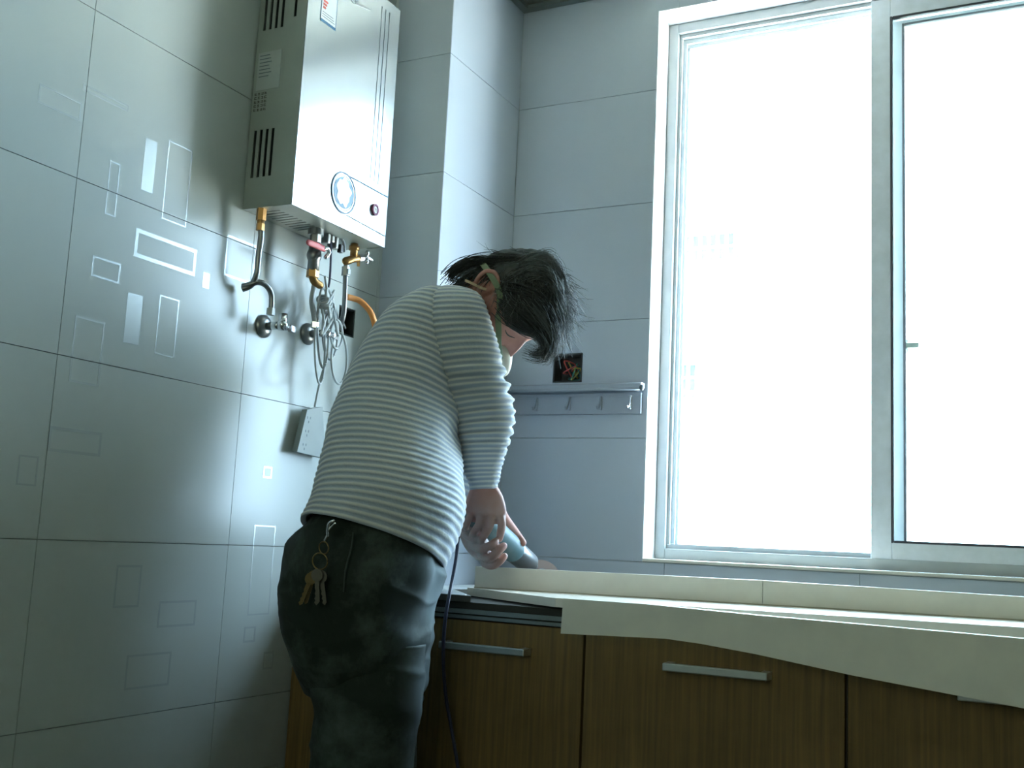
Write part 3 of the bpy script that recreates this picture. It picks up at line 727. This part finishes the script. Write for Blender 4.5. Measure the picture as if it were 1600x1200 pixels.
m3 = nt.nodes.new('ShaderNodeMapRange'); m3.inputs[1].default_value = -.4; m3.inputs[2].default_value = 1
cm = nt.nodes.new('ShaderNodeMix'); cm.data_type = 'RGBA'; cm.inputs['A'].default_value = (.30, .35, .41, 1); cm.inputs['B'].default_value = (.58, .60, .55, 1)
nt.links.new(at_.outputs['Fac'], m1.inputs[0]); nt.links.new(m1.outputs[0], m2.inputs[0]); nt.links.new(m2.outputs[0], m3.inputs[0]); nt.links.new(m3.outputs[0], cm.inputs['Factor']); nt.links.new(cm.outputs['Result'], bs.inputs['Base Color'])
tc = nt.nodes.new('ShaderNodeTexCoord'); vo = nt.nodes.new('ShaderNodeTexNoise'); vo.inputs['Scale'].default_value = 170
bp = nt.nodes.new('ShaderNodeBump'); bp.inputs['Strength'].default_value = .5; bp.inputs['Distance'].default_value = .002
nt.links.new(tc.outputs['Object'], vo.inputs['Vector']); nt.links.new(vo.outputs['Fac'], bp.inputs['Height']); nt.links.new(bp.outputs[0], bs.inputs['Normal'])
obj('sweater', VV, FF, ms, PERSON, True, {'rib': SS})
# ---- trousers
mt_ = bpy.data.materials.new('dusty_trousers'); mt_.use_nodes = True; nt = mt_.node_tree; bs = nt.nodes['Principled BSDF']; bs.inputs['Roughness'].default_value = .85
tc = nt.nodes.new('ShaderNodeTexCoord'); n1 = nt.nodes.new('ShaderNodeTexNoise'); n1.inputs['Scale'].default_value = 9; n1.inputs['Detail'].default_value = 8; n1.inputs['Roughness'].default_value = .65
r1 = nt.nodes.new('ShaderNodeValToRGB'); r1.color_ramp.elements[0].position = .47; r1.color_ramp.elements[1].position = .70
r1.color_ramp.elements[0].color = (.006, .015, .009, 1); r1.color_ramp.elements[1].color = (.062, .086, .074, 1)
nt.links.new(tc.outputs['Object'], n1.inputs['Vector']); nt.links.new(n1.outputs['Fac'], r1.inputs[0])
du = nt.nodes.new('ShaderNodeAttribute'); du.attribute_name = 'dust'
mx = nt.nodes.new('ShaderNodeMix'); mx.data_type = 'RGBA'; mx.inputs['B'].default_value = (.16, .22, .24, 1)
nt.links.new(du.outputs['Fac'], mx.inputs['Factor']); nt.links.new(r1.outputs[0], mx.inputs['A']); nt.links.new(mx.outputs['Result'], bs.inputs['Base Color'])
trow = [(506, 792, 668, 838, 1.95, .115, -.22), (488, 818, 682, 864, 1.95, .130, -.22), (453, 852, 693, 895, 1.95, .155, -.05), (445, 895, 688, 925, 1.95, .165, 0), (445, 945, 680, 962, 1.95, .165, 0), (452, 1000, 671, 1010, 1.95, .160, 0),
    (464, 1045, 664, 1050, 1.95, .150, 0), (478, 1078, 659, 1082, 1.95, .13, 0)]
def dtr(s, a, p):
    w = .010*nz(p, 5, 2)+.006*nz((p.x, p.y, p.z*.4), 16)+.006*(1-abs(nz((p.x*.6, p.y*.6, p.z*1.6), 11, 7))*2.2)**3*.6
    # pleats at the front, running down from the waist
    fx = max(0, cos(a)-.2)*(1 if sin(a) < .3 else 0); w += fx*.009*sin(a*9+s*6)*exp(-(s/.14)**2)
    w += .006*exp(-((s-.17-.04*cos(a))/.018)**2)*max(0, cos(a)); w += .005*exp(-((s-.245-.05*cos(a))/.016)**2)*max(0, cos(a))
    return w
V, F, S = loft(rings_px(trow, 14), 96, dtr, False, True, 2.2)
A0 = []
dk = [max(0, min(1, (cos(2*pi*(i % 96)/96)-.45)*1.1))*(.25+.75*max(0, min(1, .5+nz(V[i], 12)*1.3))) for i in range(len(V))]
A0 += dk
TR = MB(); TR.add(V, F)
def leg(top_c, rr, d0, yoff):
    pass
def legrings(rows_px, foot, shift):
    rg = [(c+shift, e, g) for c, e, g in rings_px(rows_px, 12)]
    c, e, g = rg[-1]
    el, gl = e.length, g.length; eh = e.normalized(); gh_ = g.normalized()
    for k in range(1, 31):
        f = k/30; z = c.z*(1-f)+.06*f; rg.append((Vector((c.x+(foot[0]-c.x)*f, c.y+(foot[1]-c.y)*f, z)), eh*(el*(1-.12*f+.02*sin(k*.9))), gh_*(gl*(1-.05*f))))
    return rg
lrow = [(470, 1000, 668, 1008, 1.88, .070, 0), (482, 1050, 662, 1055, 1.88, .082, 0), (489, 1095, 657, 1100, 1.88, .086, 0), (490, 1140, 653, 1142, 1.88, .086, 0), (489, 1200, 650, 1202, 1.88, .086, 0)]
p0 = pix(569, 1200, 1.88)
dl = lambda s, a, p: .008*nz(p, 7, 4)+.004*(1-abs(nz((p.x*.6, p.y*.6, p.z*1.5), 10, 9))*2.2)**3+.003*nz(p, 18)+.004*exp(-((s-.12)/.02)**2)*sin(a+1)
for sh_, ft in ((Vector((0, 0, 0)), (p0.x, p0.y-.01)), (HF*.165-HR*.012, (p0.x-.08, p0.y+.15))):
    V, F, S = loft(legrings(lrow, ft, sh_), 64, dl, True, True, 2.1)
    A0 += [max(0, min(1, (cos(2*pi*(i % 64)/64)-.55)*1.2))*(.25+.75*max(0, min(1, .45+nz(V[i], 12)*1.3))) for i in range(len(V))]
    TR.add(V, F)
tro = obj('trousers', TR.V, TR.F, mt_, PERSON, True, {'dust': A0})
MB().tube(crv([pix(552, 832, 1.795), pix(549, 855, 1.788), pix(540, 890, 1.782), pix(537, 925, 1.782)], 6), .0014, 6).build('pocket_seam', mat('seam_thread', (.05, .07, .06), .9), tro, True)
for sgn, ft in ((1, (p0.x, p0.y-.01)), (2, (p0.x-.08, p0.y+.15))):
    m = MB(); f = Vector((.75, .66, 0)); c = Vector((ft[0], ft[1], 0))+f*.05; s_ = Vector((-f.y, f.x, 0))
    rg = []
    for k in range(13):
        tt = k/12; L = -.11+.26*tt; wd = .042*(sin(pi*min(.98, tt*.9+.07))**.45); hh = .055*(1-tt)**.6+.022
        rg.append((c+f*L+Vector((0, 0, hh)), s_*wd, Vector((0, 0, hh-.001))))
    V, F, S = loft(rg, 24); MB().add(V, F).build('shoe', mat('shoe_leather', (.03, .025, .02), .5), PERSON, True)
# ---- body: one continuous skin surface
B = MB()
HC = pix(792, 480, 2.15)                     # head centre
def camv(x, y, z): return (Rt*x+Up*y+Fw*z).normalized()
hF = camv(.33, -.85, -.36); hU = camv(.82, .48, -.31); hU = (hU-hF*hU.dot(hF)).normalized(); hR = hU.cross(hF)*-1
if hR.dot(camv(-.45, .2, -.87)) < 0: hR = -hR
def H(x, y, z): return HC+(hR*x+hF*y+hU*z)*1.03     # head coordinates: right, forward, up
def headpt(th, ph):                          # th from top, ph around (0 = forward)
    x, y, z = sin(th)*sin(ph), sin(th)*cos(ph), cos(th)
    X, Y, Z = x*.074, y*.093, z*.115
    if z < 0: X *= 1-.30*(-z)**1.4; Y = Y*(1-.20*(-z)**1.5)+.018*(-z)**1.2
    if y > 0: Y *= 1-.07*(1-abs(x)); X *= 1.0
    g = lambda cx, cz, sx, sz: exp(-((X-cx)/sx)**2-((Z-cz)/sz)**2) if y > 0 else 0
    Y -= .010*max(0, y)**2
    Y += .015*g(0, -.034, .011, .014)+.014*g(0, -.012, .009, .022)      # nose
    Y += .005*g(0, .022, .045, .010)                                     # brow
    Y -= .011*g(.031, 0, .015, .011)+.011*g(-.031, 0, .015, .011)       # sockets
    Y += .006*g(.031, -.001, .010, .006)+.006*g(-.031, -.001, .010, .006)  # closed lids
    Y += .005*g(.042, -.028, .018, .016)+.005*g(-.042, -.028, .018, .016)
    Y += .005*g(0, -.066, .020, .006)-.003*g(0, -.060, .020, .002)
    Y += .006*g(0, -.098, .020, .012)
    return H(X, Y, Z)
V = []; F = []; n_, m_ = 96, 72
for j in range(m_+1):
    th = max(.004, min(pi-.004, pi*j/m_))
    for i in range(n_): V.append(headpt(th, 2*pi*i/n_))
for j in range(m_):
    for i in range(n_): F.append([j*n_+i, j*n_+(i+1) % n_, (j+1)*n_+(i+1) % n_, (j+1)*n_+i])
F.append(list(range(n_))); F.append([m_*n_+i for i in range(n_)][::-1]); B.add(V, F)
for s_ in (1, -1):                           # ears
    ec = lambda y, z, o=0: H(s_*(.074+o), y-.014, z)
    B.tube(crv([ec(.012, .018, .004), ec(.004, .032, .012), ec(-.014, .034, .018), ec(-.025, .018, .020), ec(-.022, -.004, .015), ec(-.010, -.020, .008), ec(.004, -.028, .004), ec(.008, -.018, .003)], 6), .0046, 10, True, True)
    B.ell(ec(-.004, .004, .002), [hR*.006, (hF*.9+hU*.2)*.016, hU*.026])
    B.ell(ec(.000, -.024, .004), [hR*.005, hF*.008, hU*.008])
nk = [pix(708, 505, 2.18), pix(732, 500, 2.17), H(0, -.035, -.05), H(0, -.01, -.02)]
rows = cr([(*nk[0], .062), (*nk[1], .058), (*nk[2], .056), (*nk[3], .055)], 5); B.tube([r[:3] for r in rows], [r[3] for r in rows], 28, True, True)
# torso, arms and legs under the clothes
tr2 = [(c, e*.86, g*.86) for c, e, g in rings_px(torso_rows, 3)]; V, F, S = loft(tr2, 40); B.add(V, F)
sh1, el1, wr1 = pix(712, 492, 1.985), pix(757, 645, 1.99), pix(755, 768, 2.14)
V, F, S = loft([(c, e*.80, g*.80) for c, e, g in rings_px(sleeve_rows[1:]+[(739, 775, 772, 773, 2.155, .022, 0)], 3)], 28); B.add(V, F)
fl = crv([far[0][0], far[2][0], far[3][0], far[4][0], far[6][0], pix(728, 822, 2.245)], 4)
B.tube(fl, [.04-.0006*i for i in range(len(fl))], 20, True, True)
V, F, S = loft([(c, e*.86, g*.86) for c, e, g in rings_px(trow, 2)], 40); B.add(V, F)
for sh_, ft in ((Vector((0, 0, 0)), (p0.x, p0.y-.01)), (HF*.165-HR*.012, (p0.x-.08, p0.y+.15))):
    rg = legrings(lrow, ft, sh_)[::4]; V, F, S = loft([(c, e*(.80-.25*i/len(rg)), g*(.80-.25*i/len(rg))) for i, (c, e, g) in enumerate(rg)], 28); B.add(V, F)
# right hand: back of the hand to the viewer
def pf(pts, n=5):                            # finger: (u, v, depth, radius)
    r = cr([(*pix(a, b, d), q) for a, b, d, q in pts], n); B.tube([x[:3] for x in r], [x[3] for x in r], 14, True, True)
hd = 2.185
V, F, S = loft(rings_px([(737, 757, 773, 754, 2.15, .020, 0), (730, 776, 784, 771, 2.155, .022, 0), (727, 793, 790, 790, 2.165, .021, 0), (730, 806, 791, 808, 2.18, .018, 0), (737, 816, 788, 820, 2.195, .013, 0)], 4), 32, None, True, True, 2.3); B.add(V, F)
pf([(781, 803, 2.172, 0.0093), (784, 820, 2.168, 0.0087), (782, 834, 2.180, 0.0080), (780, 842, 2.196, 0.0075)])
pf([(767, 806, 2.166, 0.0095), (765, 822, 2.158, 0.0087), (757, 836, 2.168, 0.0081), (751, 845, 2.186, 0.0075)])
pf([(751, 805, 2.166, 0.0090), (749, 818, 2.160, 0.0083), (742, 829, 2.172, 0.0076), (738, 835, 2.19, 0.0071)])
pf([(738, 798, 2.170, 0.0081), (733, 810, 2.166, 0.0076), (729, 820, 2.178, 0.0070), (728, 825, 2.194, 0.0065)])
pf([(780, 786, 2.19, .0095), (787, 806, 2.27, .0095), (804, 830, 2.345, .0092), (817, 848, 2.35, .0082)])
# left hand under the tool, fingertips rising towards the right
V, F, S = loft(rings_px([(716, 815, 742, 806, 2.235, .020, 0), (718, 834, 752, 826, 2.232, .022, 0), (724, 852, 764, 846, 2.225, .022, 0), (736, 868, 772, 866, 2.222, .020, 0), (752, 880, 774, 880, 2.222, .014, 0)], 4), 32, None, True, True, 2.2); B.add(V, F)
pf([(738, 852, 2.205, 0.0087), (752, 858, 2.182, 0.0087), (766, 852, 2.170, 0.0083), (774, 846, 2.176, 0.0076)])
pf([(748, 866, 2.205, 0.0090), (764, 872, 2.180, 0.0090), (778, 862, 2.170, 0.0083), (787, 853, 2.178, 0.0078)])
pf([(756, 880, 2.21, 0.0083), (768, 884, 2.19, 0.0083), (780, 878, 2.182, 0.0080), (788, 869, 2.188, 0.0073)])
pf([(728, 836, 2.212, 0.0081), (740, 842, 2.195, 0.0081), (752, 838, 2.188, 0.0076), (760, 832, 2.196, 0.0070)])
pf([(724, 826, 2.22, 0.0087), (727, 815, 2.21, 0.0083), (733, 810, 2.206, 0.0070)])
bo = B.build('body', None, PERSON, False)
rm = bo.modifiers.new('r', 'REMESH'); rm.mode = 'VOXEL'; rm.voxel_size = .0023; rm.use_smooth_shade = True
sm = bo.modifiers.new('s', 'SMOOTH'); sm.iterations = 2; sm.factor = .5
dg = bpy.context.evaluated_depsgraph_get(); me = bpy.data.meshes.new_from_object(bo.evaluated_get(dg)); bo.modifiers.clear(); bo.data = me
me.name = 'body'
msk = bpy.data.materials.new('skin'); msk.use_nodes = True; nt = msk.node_tree; bs = nt.nodes['Principled BSDF']; bs.inputs['Roughness'].default_value = .55
bs.inputs['Subsurface Weight'].default_value = .12; bs.inputs['Subsurface Radius'].default_value = (.01, .004, .002); bs.inputs['Subsurface Scale'].default_value = .6
du = nt.nodes.new('ShaderNodeAttribute'); du.attribute_name = 'dust'
tc = nt.nodes.new('ShaderNodeTexCoord'); n1 = nt.nodes.new('ShaderNodeTexNoise'); n1.inputs['Scale'].default_value = 45; nt.links.new(tc.outputs['Object'], n1.inputs['Vector'])
r1 = nt.nodes.new('ShaderNodeValToRGB'); r1.color_ramp.elements[0].color = (.36, .16, .12, 1); r1.color_ramp.elements[1].color = (.42, .21, .17, 1)
nt.links.new(n1.outputs['Fac'], r1.inputs[0])
mx = nt.nodes.new('ShaderNodeMix'); mx.data_type = 'RGBA'; mx.inputs['B'].default_value = (.44, .44, .44, 1)
nt.links.new(du.outputs['Fac'], mx.inputs['Factor']); nt.links.new(r1.outputs[0], mx.inputs['A']); nt.links.new(mx.outputs['Result'], bs.inputs['Base Color'])
me.materials.clear(); me.materials.append(msk)
W0 = world_of(bo); lh = pix(745, 855, 2.21); rh = pix(762, 815, 2.17); vals = []
for v in me.vertices:
    p = v.co+W0; dl_ = (p-lh).length; dr_ = (p-rh).length
    k = max(0, min(1, 1.5-dl_/.05)); k2 = .35*max(0, min(1, 1.6-dr_/.05))
    vals.append(max(k*.85, k2)*(.8+.4*nz(p, 60)))
me.attributes.new('dust', 'FLOAT', 'POINT').data.foreach_set('value', vals)
# ---- hair
m_hair = mat('dark_hair', (.016, .021, .017), .5, col2=(.035, .042, .037), scale=60)
m_hair2 = mat('dusty_hair', (.07, .085, .08), .55, col2=(.16, .18, .175), scale=40)
def hair_ok(x, y, z):                         # unit direction in head coordinates
    if y > .30 and z < .52: return False
    if z < -.62: return False
    if z < -.12 and y > -.30: return False
    if abs(x) > .72 and z < .22 and y > -.45: return False
    return True
V = []; F = []; n_, m_ = 120, 80; keep = []
for j in range(m_+1):
    th = max(.004, pi*j/m_)
    for i in range(n_):
        ph = 2*pi*i/n_; x, y, z = sin(th)*sin(ph), sin(th)*cos(ph), cos(th)
        k = 1.09+.05*NZ.noise(Vector((x*3, y*3, z*3)))+.045*NZ.noise(Vector((x*11, y*11, z*4+5)))+(.12*max(0, y)*max(0, z) if y > 0 else 0)
        V.append(H(x*.076*k, y*.096*k-.002, z*.117*k)); keep.append(hair_ok(x, y, z))
for j in range(m_):
    for i in range(n_):
        q = [j*n_+i, j*n_+(i+1) % n_, (j+1)*n_+(i+1) % n_, (j+1)*n_+i]
        if all(keep[a] for a in q): F.append(q)
us = sorted({a for f in F for a in f}); mp_ = {a: i for i, a in enumerate(us)}
hair = obj('hair', [V[a] for a in us], [[mp_[a] for a in f] for f in F], m_hair, PERSON, True)
rr = random.Random(5)
def strands(n, mt, rad, ln, seed, sel):
    rr = random.Random(seed); b = MB(); c = 0
    while c < n:
        ph = rr.uniform(0, 2*pi); z = rr.uniform(-.6, 1); s = sqrt(1-z*z); x, y = s*sin(ph), s*cos(ph)
        if not hair_ok(x, y, z) or not sel(x, y, z): continue
        c += 1; nrm = (hR*x+hF*y+hU*z).normalized(); p = H(x*.080, y*.100, z*.121)
        # combed from the crown towards forehead and nape
        fl = (hF*.9+hR*x*.6) if (y > -.25 or z > .6) else (-hU*.9)
        d = (nrm*.16+fl*.8+Vector((rr.gauss(0, .17), rr.gauss(0, .17), rr.gauss(0, .17)))).normalized()
        L = ln*rr.uniform(.5, 1.25); pts = [p]; k = 9
        g = Vector((0, 0, -1)); curl = Vector((rr.gauss(0, 1), rr.gauss(0, 1), rr.gauss(0, 1)))*.07
        for q in range(k):
            d = (d+g*.10+curl).normalized(); p = p+d*L/k
            # keep off the skull
            l = Vector(((p-HC).dot(hR)/.083, (p-HC).dot(hF)/.104, (p-HC).dot(hU)/.125))
            if l.length < 1.03:
                l = l.normalized()*1.04; p = HC+hR*l.x*.083+hF*l.y*.104+hU*l.z*.125
            pts.append(p)
        b.tube(pts, [rad*(1-.8*i/k) for i in range(k+1)], 3, False)
    return b
strands(1500, m_hair, .0011, .055, 1, lambda x, y, z: True).build('strand', m_hair, hair, True)
strands(700, m_hair2, .0009, .062, 2, lambda x, y, z: z > .1 and y > -.3).build('strand', m_hair2, hair, True)
strands(160, m_hair2, .0006, .075, 3, lambda x, y, z: z > .3).build('strand', m_hair2, hair, True)
guides = [([(812, 425, 2.0), (835, 408, 1.99), (856, 403, 1.985), (866, 412, 1.985), (868, 428, 1.985)], 70, .007, m_hair2),
    ([(790, 428, 2.03), (822, 412, 2.0), (850, 404, 1.99), (872, 416, 1.99), (880, 446, 2.0), (877, 478, 2.0)], 110, .006, m_hair2),
    ([(800, 440, 2.0), (838, 424, 1.98), (866, 436, 1.98), (874, 470, 1.98), (868, 505, 1.99)], 140, .009, m_hair2),
    ([(792, 452, 1.98), (832, 462, 1.96), (856, 492, 1.965), (864, 528, 1.975), (852, 553, 1.98)], 200, .010, m_hair),
    ([(786, 470, 1.975), (815, 492, 1.96), (840, 515, 1.965), (858, 538, 1.975), (846, 555, 1.98), (826, 550, 1.985)], 200, .009, m_hair),
    ([(784, 480, 1.975), (800, 498, 1.965), (822, 512, 1.965), (846, 520, 1.97), (862, 545, 1.98)], 160, .008, m_hair),
    ([(820, 470, 1.96), (845, 500, 1.96), (860, 530, 1.97), (858, 552, 1.975), (838, 556, 1.98)], 120, .010, m_hair2),
    ([(700, 436, 2.04), (715, 420, 2.03), (735, 410, 2.03), (760, 408, 2.02), (790, 412, 2.01)], 120, .007, m_hair),
    ([(755, 412, 2.03), (785, 404, 2.02), (812, 404, 2.01), (838, 414, 2.0)], 110, .006, m_hair)]
for gpts, cnt, sp_, mt in guides:
    base = crv([pix(g[0], g[1], g[2]+.082) for g in gpts], 3); b = MB(); n_b = len(base)
    for _ in range(cnt):
        o1 = Vector((rr.gauss(0, 1), rr.gauss(0, 1), rr.gauss(0, 1)))*sp_; o2 = o1*.6+Vector((rr.gauss(0, 1), rr.gauss(0, 1), rr.gauss(0, 1)))*sp_*.8
        st_ = rr.randrange(0, 4); en = rr.randrange(n_b-4, n_b+1); q = [base[i]+o1.lerp(o2, i/n_b) for i in range(st_, en)]
        b.tube(q, [.0009*(1-.75*i/len(q)) for i in range(len(q))], 3, False)
    b.build('strand', mt, hair, True)
for o in list(C.objects):
    if o.name.startswith('strand'): o['kind'] = 'stuff'
# closed eye and brow
def face_line(x0, x1, z0, z1, up, r, name):
    pts = []
    for k in range(9):
        f = k/8; X = x0+(x1-x0)*f; Z = z0+(z1-z0)*f-up*sin(pi*f); th = math.acos(max(-1, min(1, Z/.115))); ph = math.asin(max(-1, min(1, X/.074/max(.2, sin(th)))))
        q = headpt(th, ph); pts.append(q+(q-HC).normalized()*.0006)
    MB().tube(pts, [r*(.4+.6*sin(pi*k/8)) for k in range(9)], 6, True, True).build(name, m_hair, PERSON, True)
for sg in (1, -1):
    face_line(sg*.018, sg*.046, -.002, -.004, .004, .0013, 'eyelashes'); face_line(sg*.014, sg*.050, .022, .020, -.004, .0028, 'eyebrow')
# ---- dust mask and its strap
mk_ = thing if False else None
mask = MB(); V, F = [], []
for j in range(13):
    for i in range(17):
        a, b_ = (i/16-.5)*2, (j/12-.5)*2
        y = .108+.030*(1-a*a)*(1-b_*b_)-.060*a*a-.012*b_*b_
        V.append(H(a*.042, y-.014, -.054+b_*.030*(1-.25*a*a)))
for j in range(12):
    for i in range(16): F.append([j*17+i, j*17+i+1, (j+1)*17+i+1, (j+1)*17+i])
mo = obj('dust_mask', V, F, m_mask, PERSON, True); md = mo.modifiers.new('t', 'SOLIDIFY'); md.thickness = .003
def band(pts, w, mt, name, parent, tw):
    P_ = crv(pts, 8); V = []; F = []; n = len(P_)
    for i, p in enumerate(P_):
        t = (P_[min(i+1, n-1)]-P_[max(i-1, 0)]).normalized(); nn = (p-HC); nn = (nn-t*nn.dot(t)).normalized(); s_ = t.cross(nn)
        an = tw(i/(n-1)); s_ = s_*cos(an)+nn*sin(an); q = t.cross(s_)
        for a, b_ in ((-1, -1), (1, -1), (1, 1), (-1, 1)): V.append(p+s_*w/2*a+q*.0006*b_)
        if i:
            for k in range(4): F.append([(i-1)*4+k, (i-1)*4+(k+1) % 4, i*4+(k+1) % 4, i*4+k])
    return obj(name, V, F, mt, parent, False)
band([pix(748, 404, 2.143), pix(757, 416, 2.088), pix(768, 432, 2.065), pix(778, 450, 2.057), pix(781, 468, 2.057), pix(778, 490, 2.059), pix(779, 515, 2.067), pix(779, 540, 2.073), pix(782, 560, 2.083)], .0115, m_elastic, 'strap', mo, lambda f: 1.35*exp(-((f-.60)/.07)**2))
band([pix(727, 438, 2.103), pix(738, 443, 2.073), pix(752, 450, 2.061), pix(760, 452, 2.058)], .005, mat('pale_strap', (.42, .30, .18), .8), 'strap', mo, lambda f: 0)

# ------------------------------------------------------------------ angle grinder
g0 = pix(724, 796, 2.16); g1 = pix(770, 822, 2.215); g2 = pix(801, 859, 2.37); g3 = pix(826, 880, 2.43)
t = thing('angle_grinder', g1, 'teal-grey angle grinder gripped in both hands over the end of the slab', 'power tool')
g0 = pix(730, 800, 2.20); g1 = pix(766, 823, 2.25)
MB().tube(crv([g0, (g0+g1)/2, g1, (g1+g2)/2, g2], 5), [.018, .020, .021, .0215, .022, .022, .022, .022, .0225, .023, .0235, .024, .0245, .025, .0255, .026, .0265, .027, .0275, .028, .027], 24, True, True).build('housing', m_tool, t, True)
MB().tube([g2, g3, g3+(g3-g2).normalized()*.012], [.026, .024, .016], 20, True, True).build('gear_head', m_steel, t, True)
dn = (Fw*-.75+Up*.55+Rt*.1).normalized(); dc_ = pix(845, 903, 2.45)
MB().cyl(dc_-dn*.0012, dc_+dn*.0012, .045, 48).build('disc', m_disc, t, False)
# guard: half ring
gd = MB(); u_ = dn.cross(Vector((0, 0, 1))).normalized(); w_ = dn.cross(u_)
MB().cyl(dc_+dn*.001, dc_+dn*.022, .013, 20).build('spindle', m_steel, t, False)
V = []; F = []
MB().tube(crv([pix(716, 798, 2.17), pix(721, 799, 2.18), g0], 4), .006, 10, True, True).build('cord_sleeve', m_bluecord, t, True)
MB().tube(crv([pix(717, 799, 2.165), pix(718, 815, 2.15), pix(716, 840, 2.13), pix(713, 870, 2.11), pix(707, 905, 2.085), pix(701, 935, 2.055), pix(696, 965, 2.04), pix(693, 1000, 2.04), pix(693, 1040, 2.045), pix(697, 1090, 2.05), pix(704, 1130, 2.05), pix(714, 1190, 2.05), pix(722, 1260, 2.05), pix(728, 1500, 2.07), pix(735, 1850, 2.1)], 8), .0034, 10, True).build('cord', m_bluecord, t, True)

# ------------------------------------------------------------------ keys on the belt
kd = 1.775
t = thing('key_chain', pix(515, 815, kd), 'key bunch on two rings clipped to the waistband of the dark trousers', 'keys')
kp = lambda u, v, d=0: pix(u, v, kd+d)
MB().tube(crv([kp(512, 838), kp(512, 828), kp(514, 818), kp(521, 814)], 5), .0026, 8, True, True).tube(crv([kp(512, 832), kp(516, 825), kp(523, 818)], 5), .0020, 8, True, True).tube(crv([kp(508, 844), kp(511, 838)], 3), .0026, 8, True, True).build('clip', m_chrome, t, True)
def torus(c, r, rr_, nrm):
    nrm = nrm.normalized(); a = nrm.cross(Vector((0, 0, 1))).normalized(); b_ = nrm.cross(a)
    return MB().tube([c+(a*cos(2*pi*i/28)+b_*sin(2*pi*i/28))*r for i in range(29)], rr_, 8)
torus(kp(506, 856), .0100, .0012, Fw+Rt*.6).build('ring', m_key, t, True)
torus(kp(500, 877), .0135, .0013, Fw+Rt*.3).build('ring', m_key, t, True)
for k, (u, v, tilt, mm) in enumerate(((492, 893, -.30, m_key), (497, 892, -.05, m_keyd), (501, 892, .12, m_keyd), (489, 896, -.42, m_key), (495, 890, .02, m_keyd))):
    c = kp(u, v, -.004*k); d = (-Up+Rt*tilt).normalized(); s_ = Rt.cross(d).cross(d).normalized() if False else (Fw.cross(d)).normalized()
    q = Fw*.0016
    m = MB(); n = 14
    m.prism([c+d*.009+(s_*cos(2*pi*i/n)*.0095+d*sin(2*pi*i/n)*.0105)-q/2 for i in range(n)], q)
    e = [(0.017, -.0035), (.052, -.0035), (.056, 0), (.052, .0035), (.048, .0020), (.045, .0036), (.041, .0018), (.037, .0036), (.033, .0020), (.029, .0036), (.017, .0036)]
    m.prism([c+d*a+s_*b_-q/2 for a, b_ in e], q); m.build('key', mm, t)
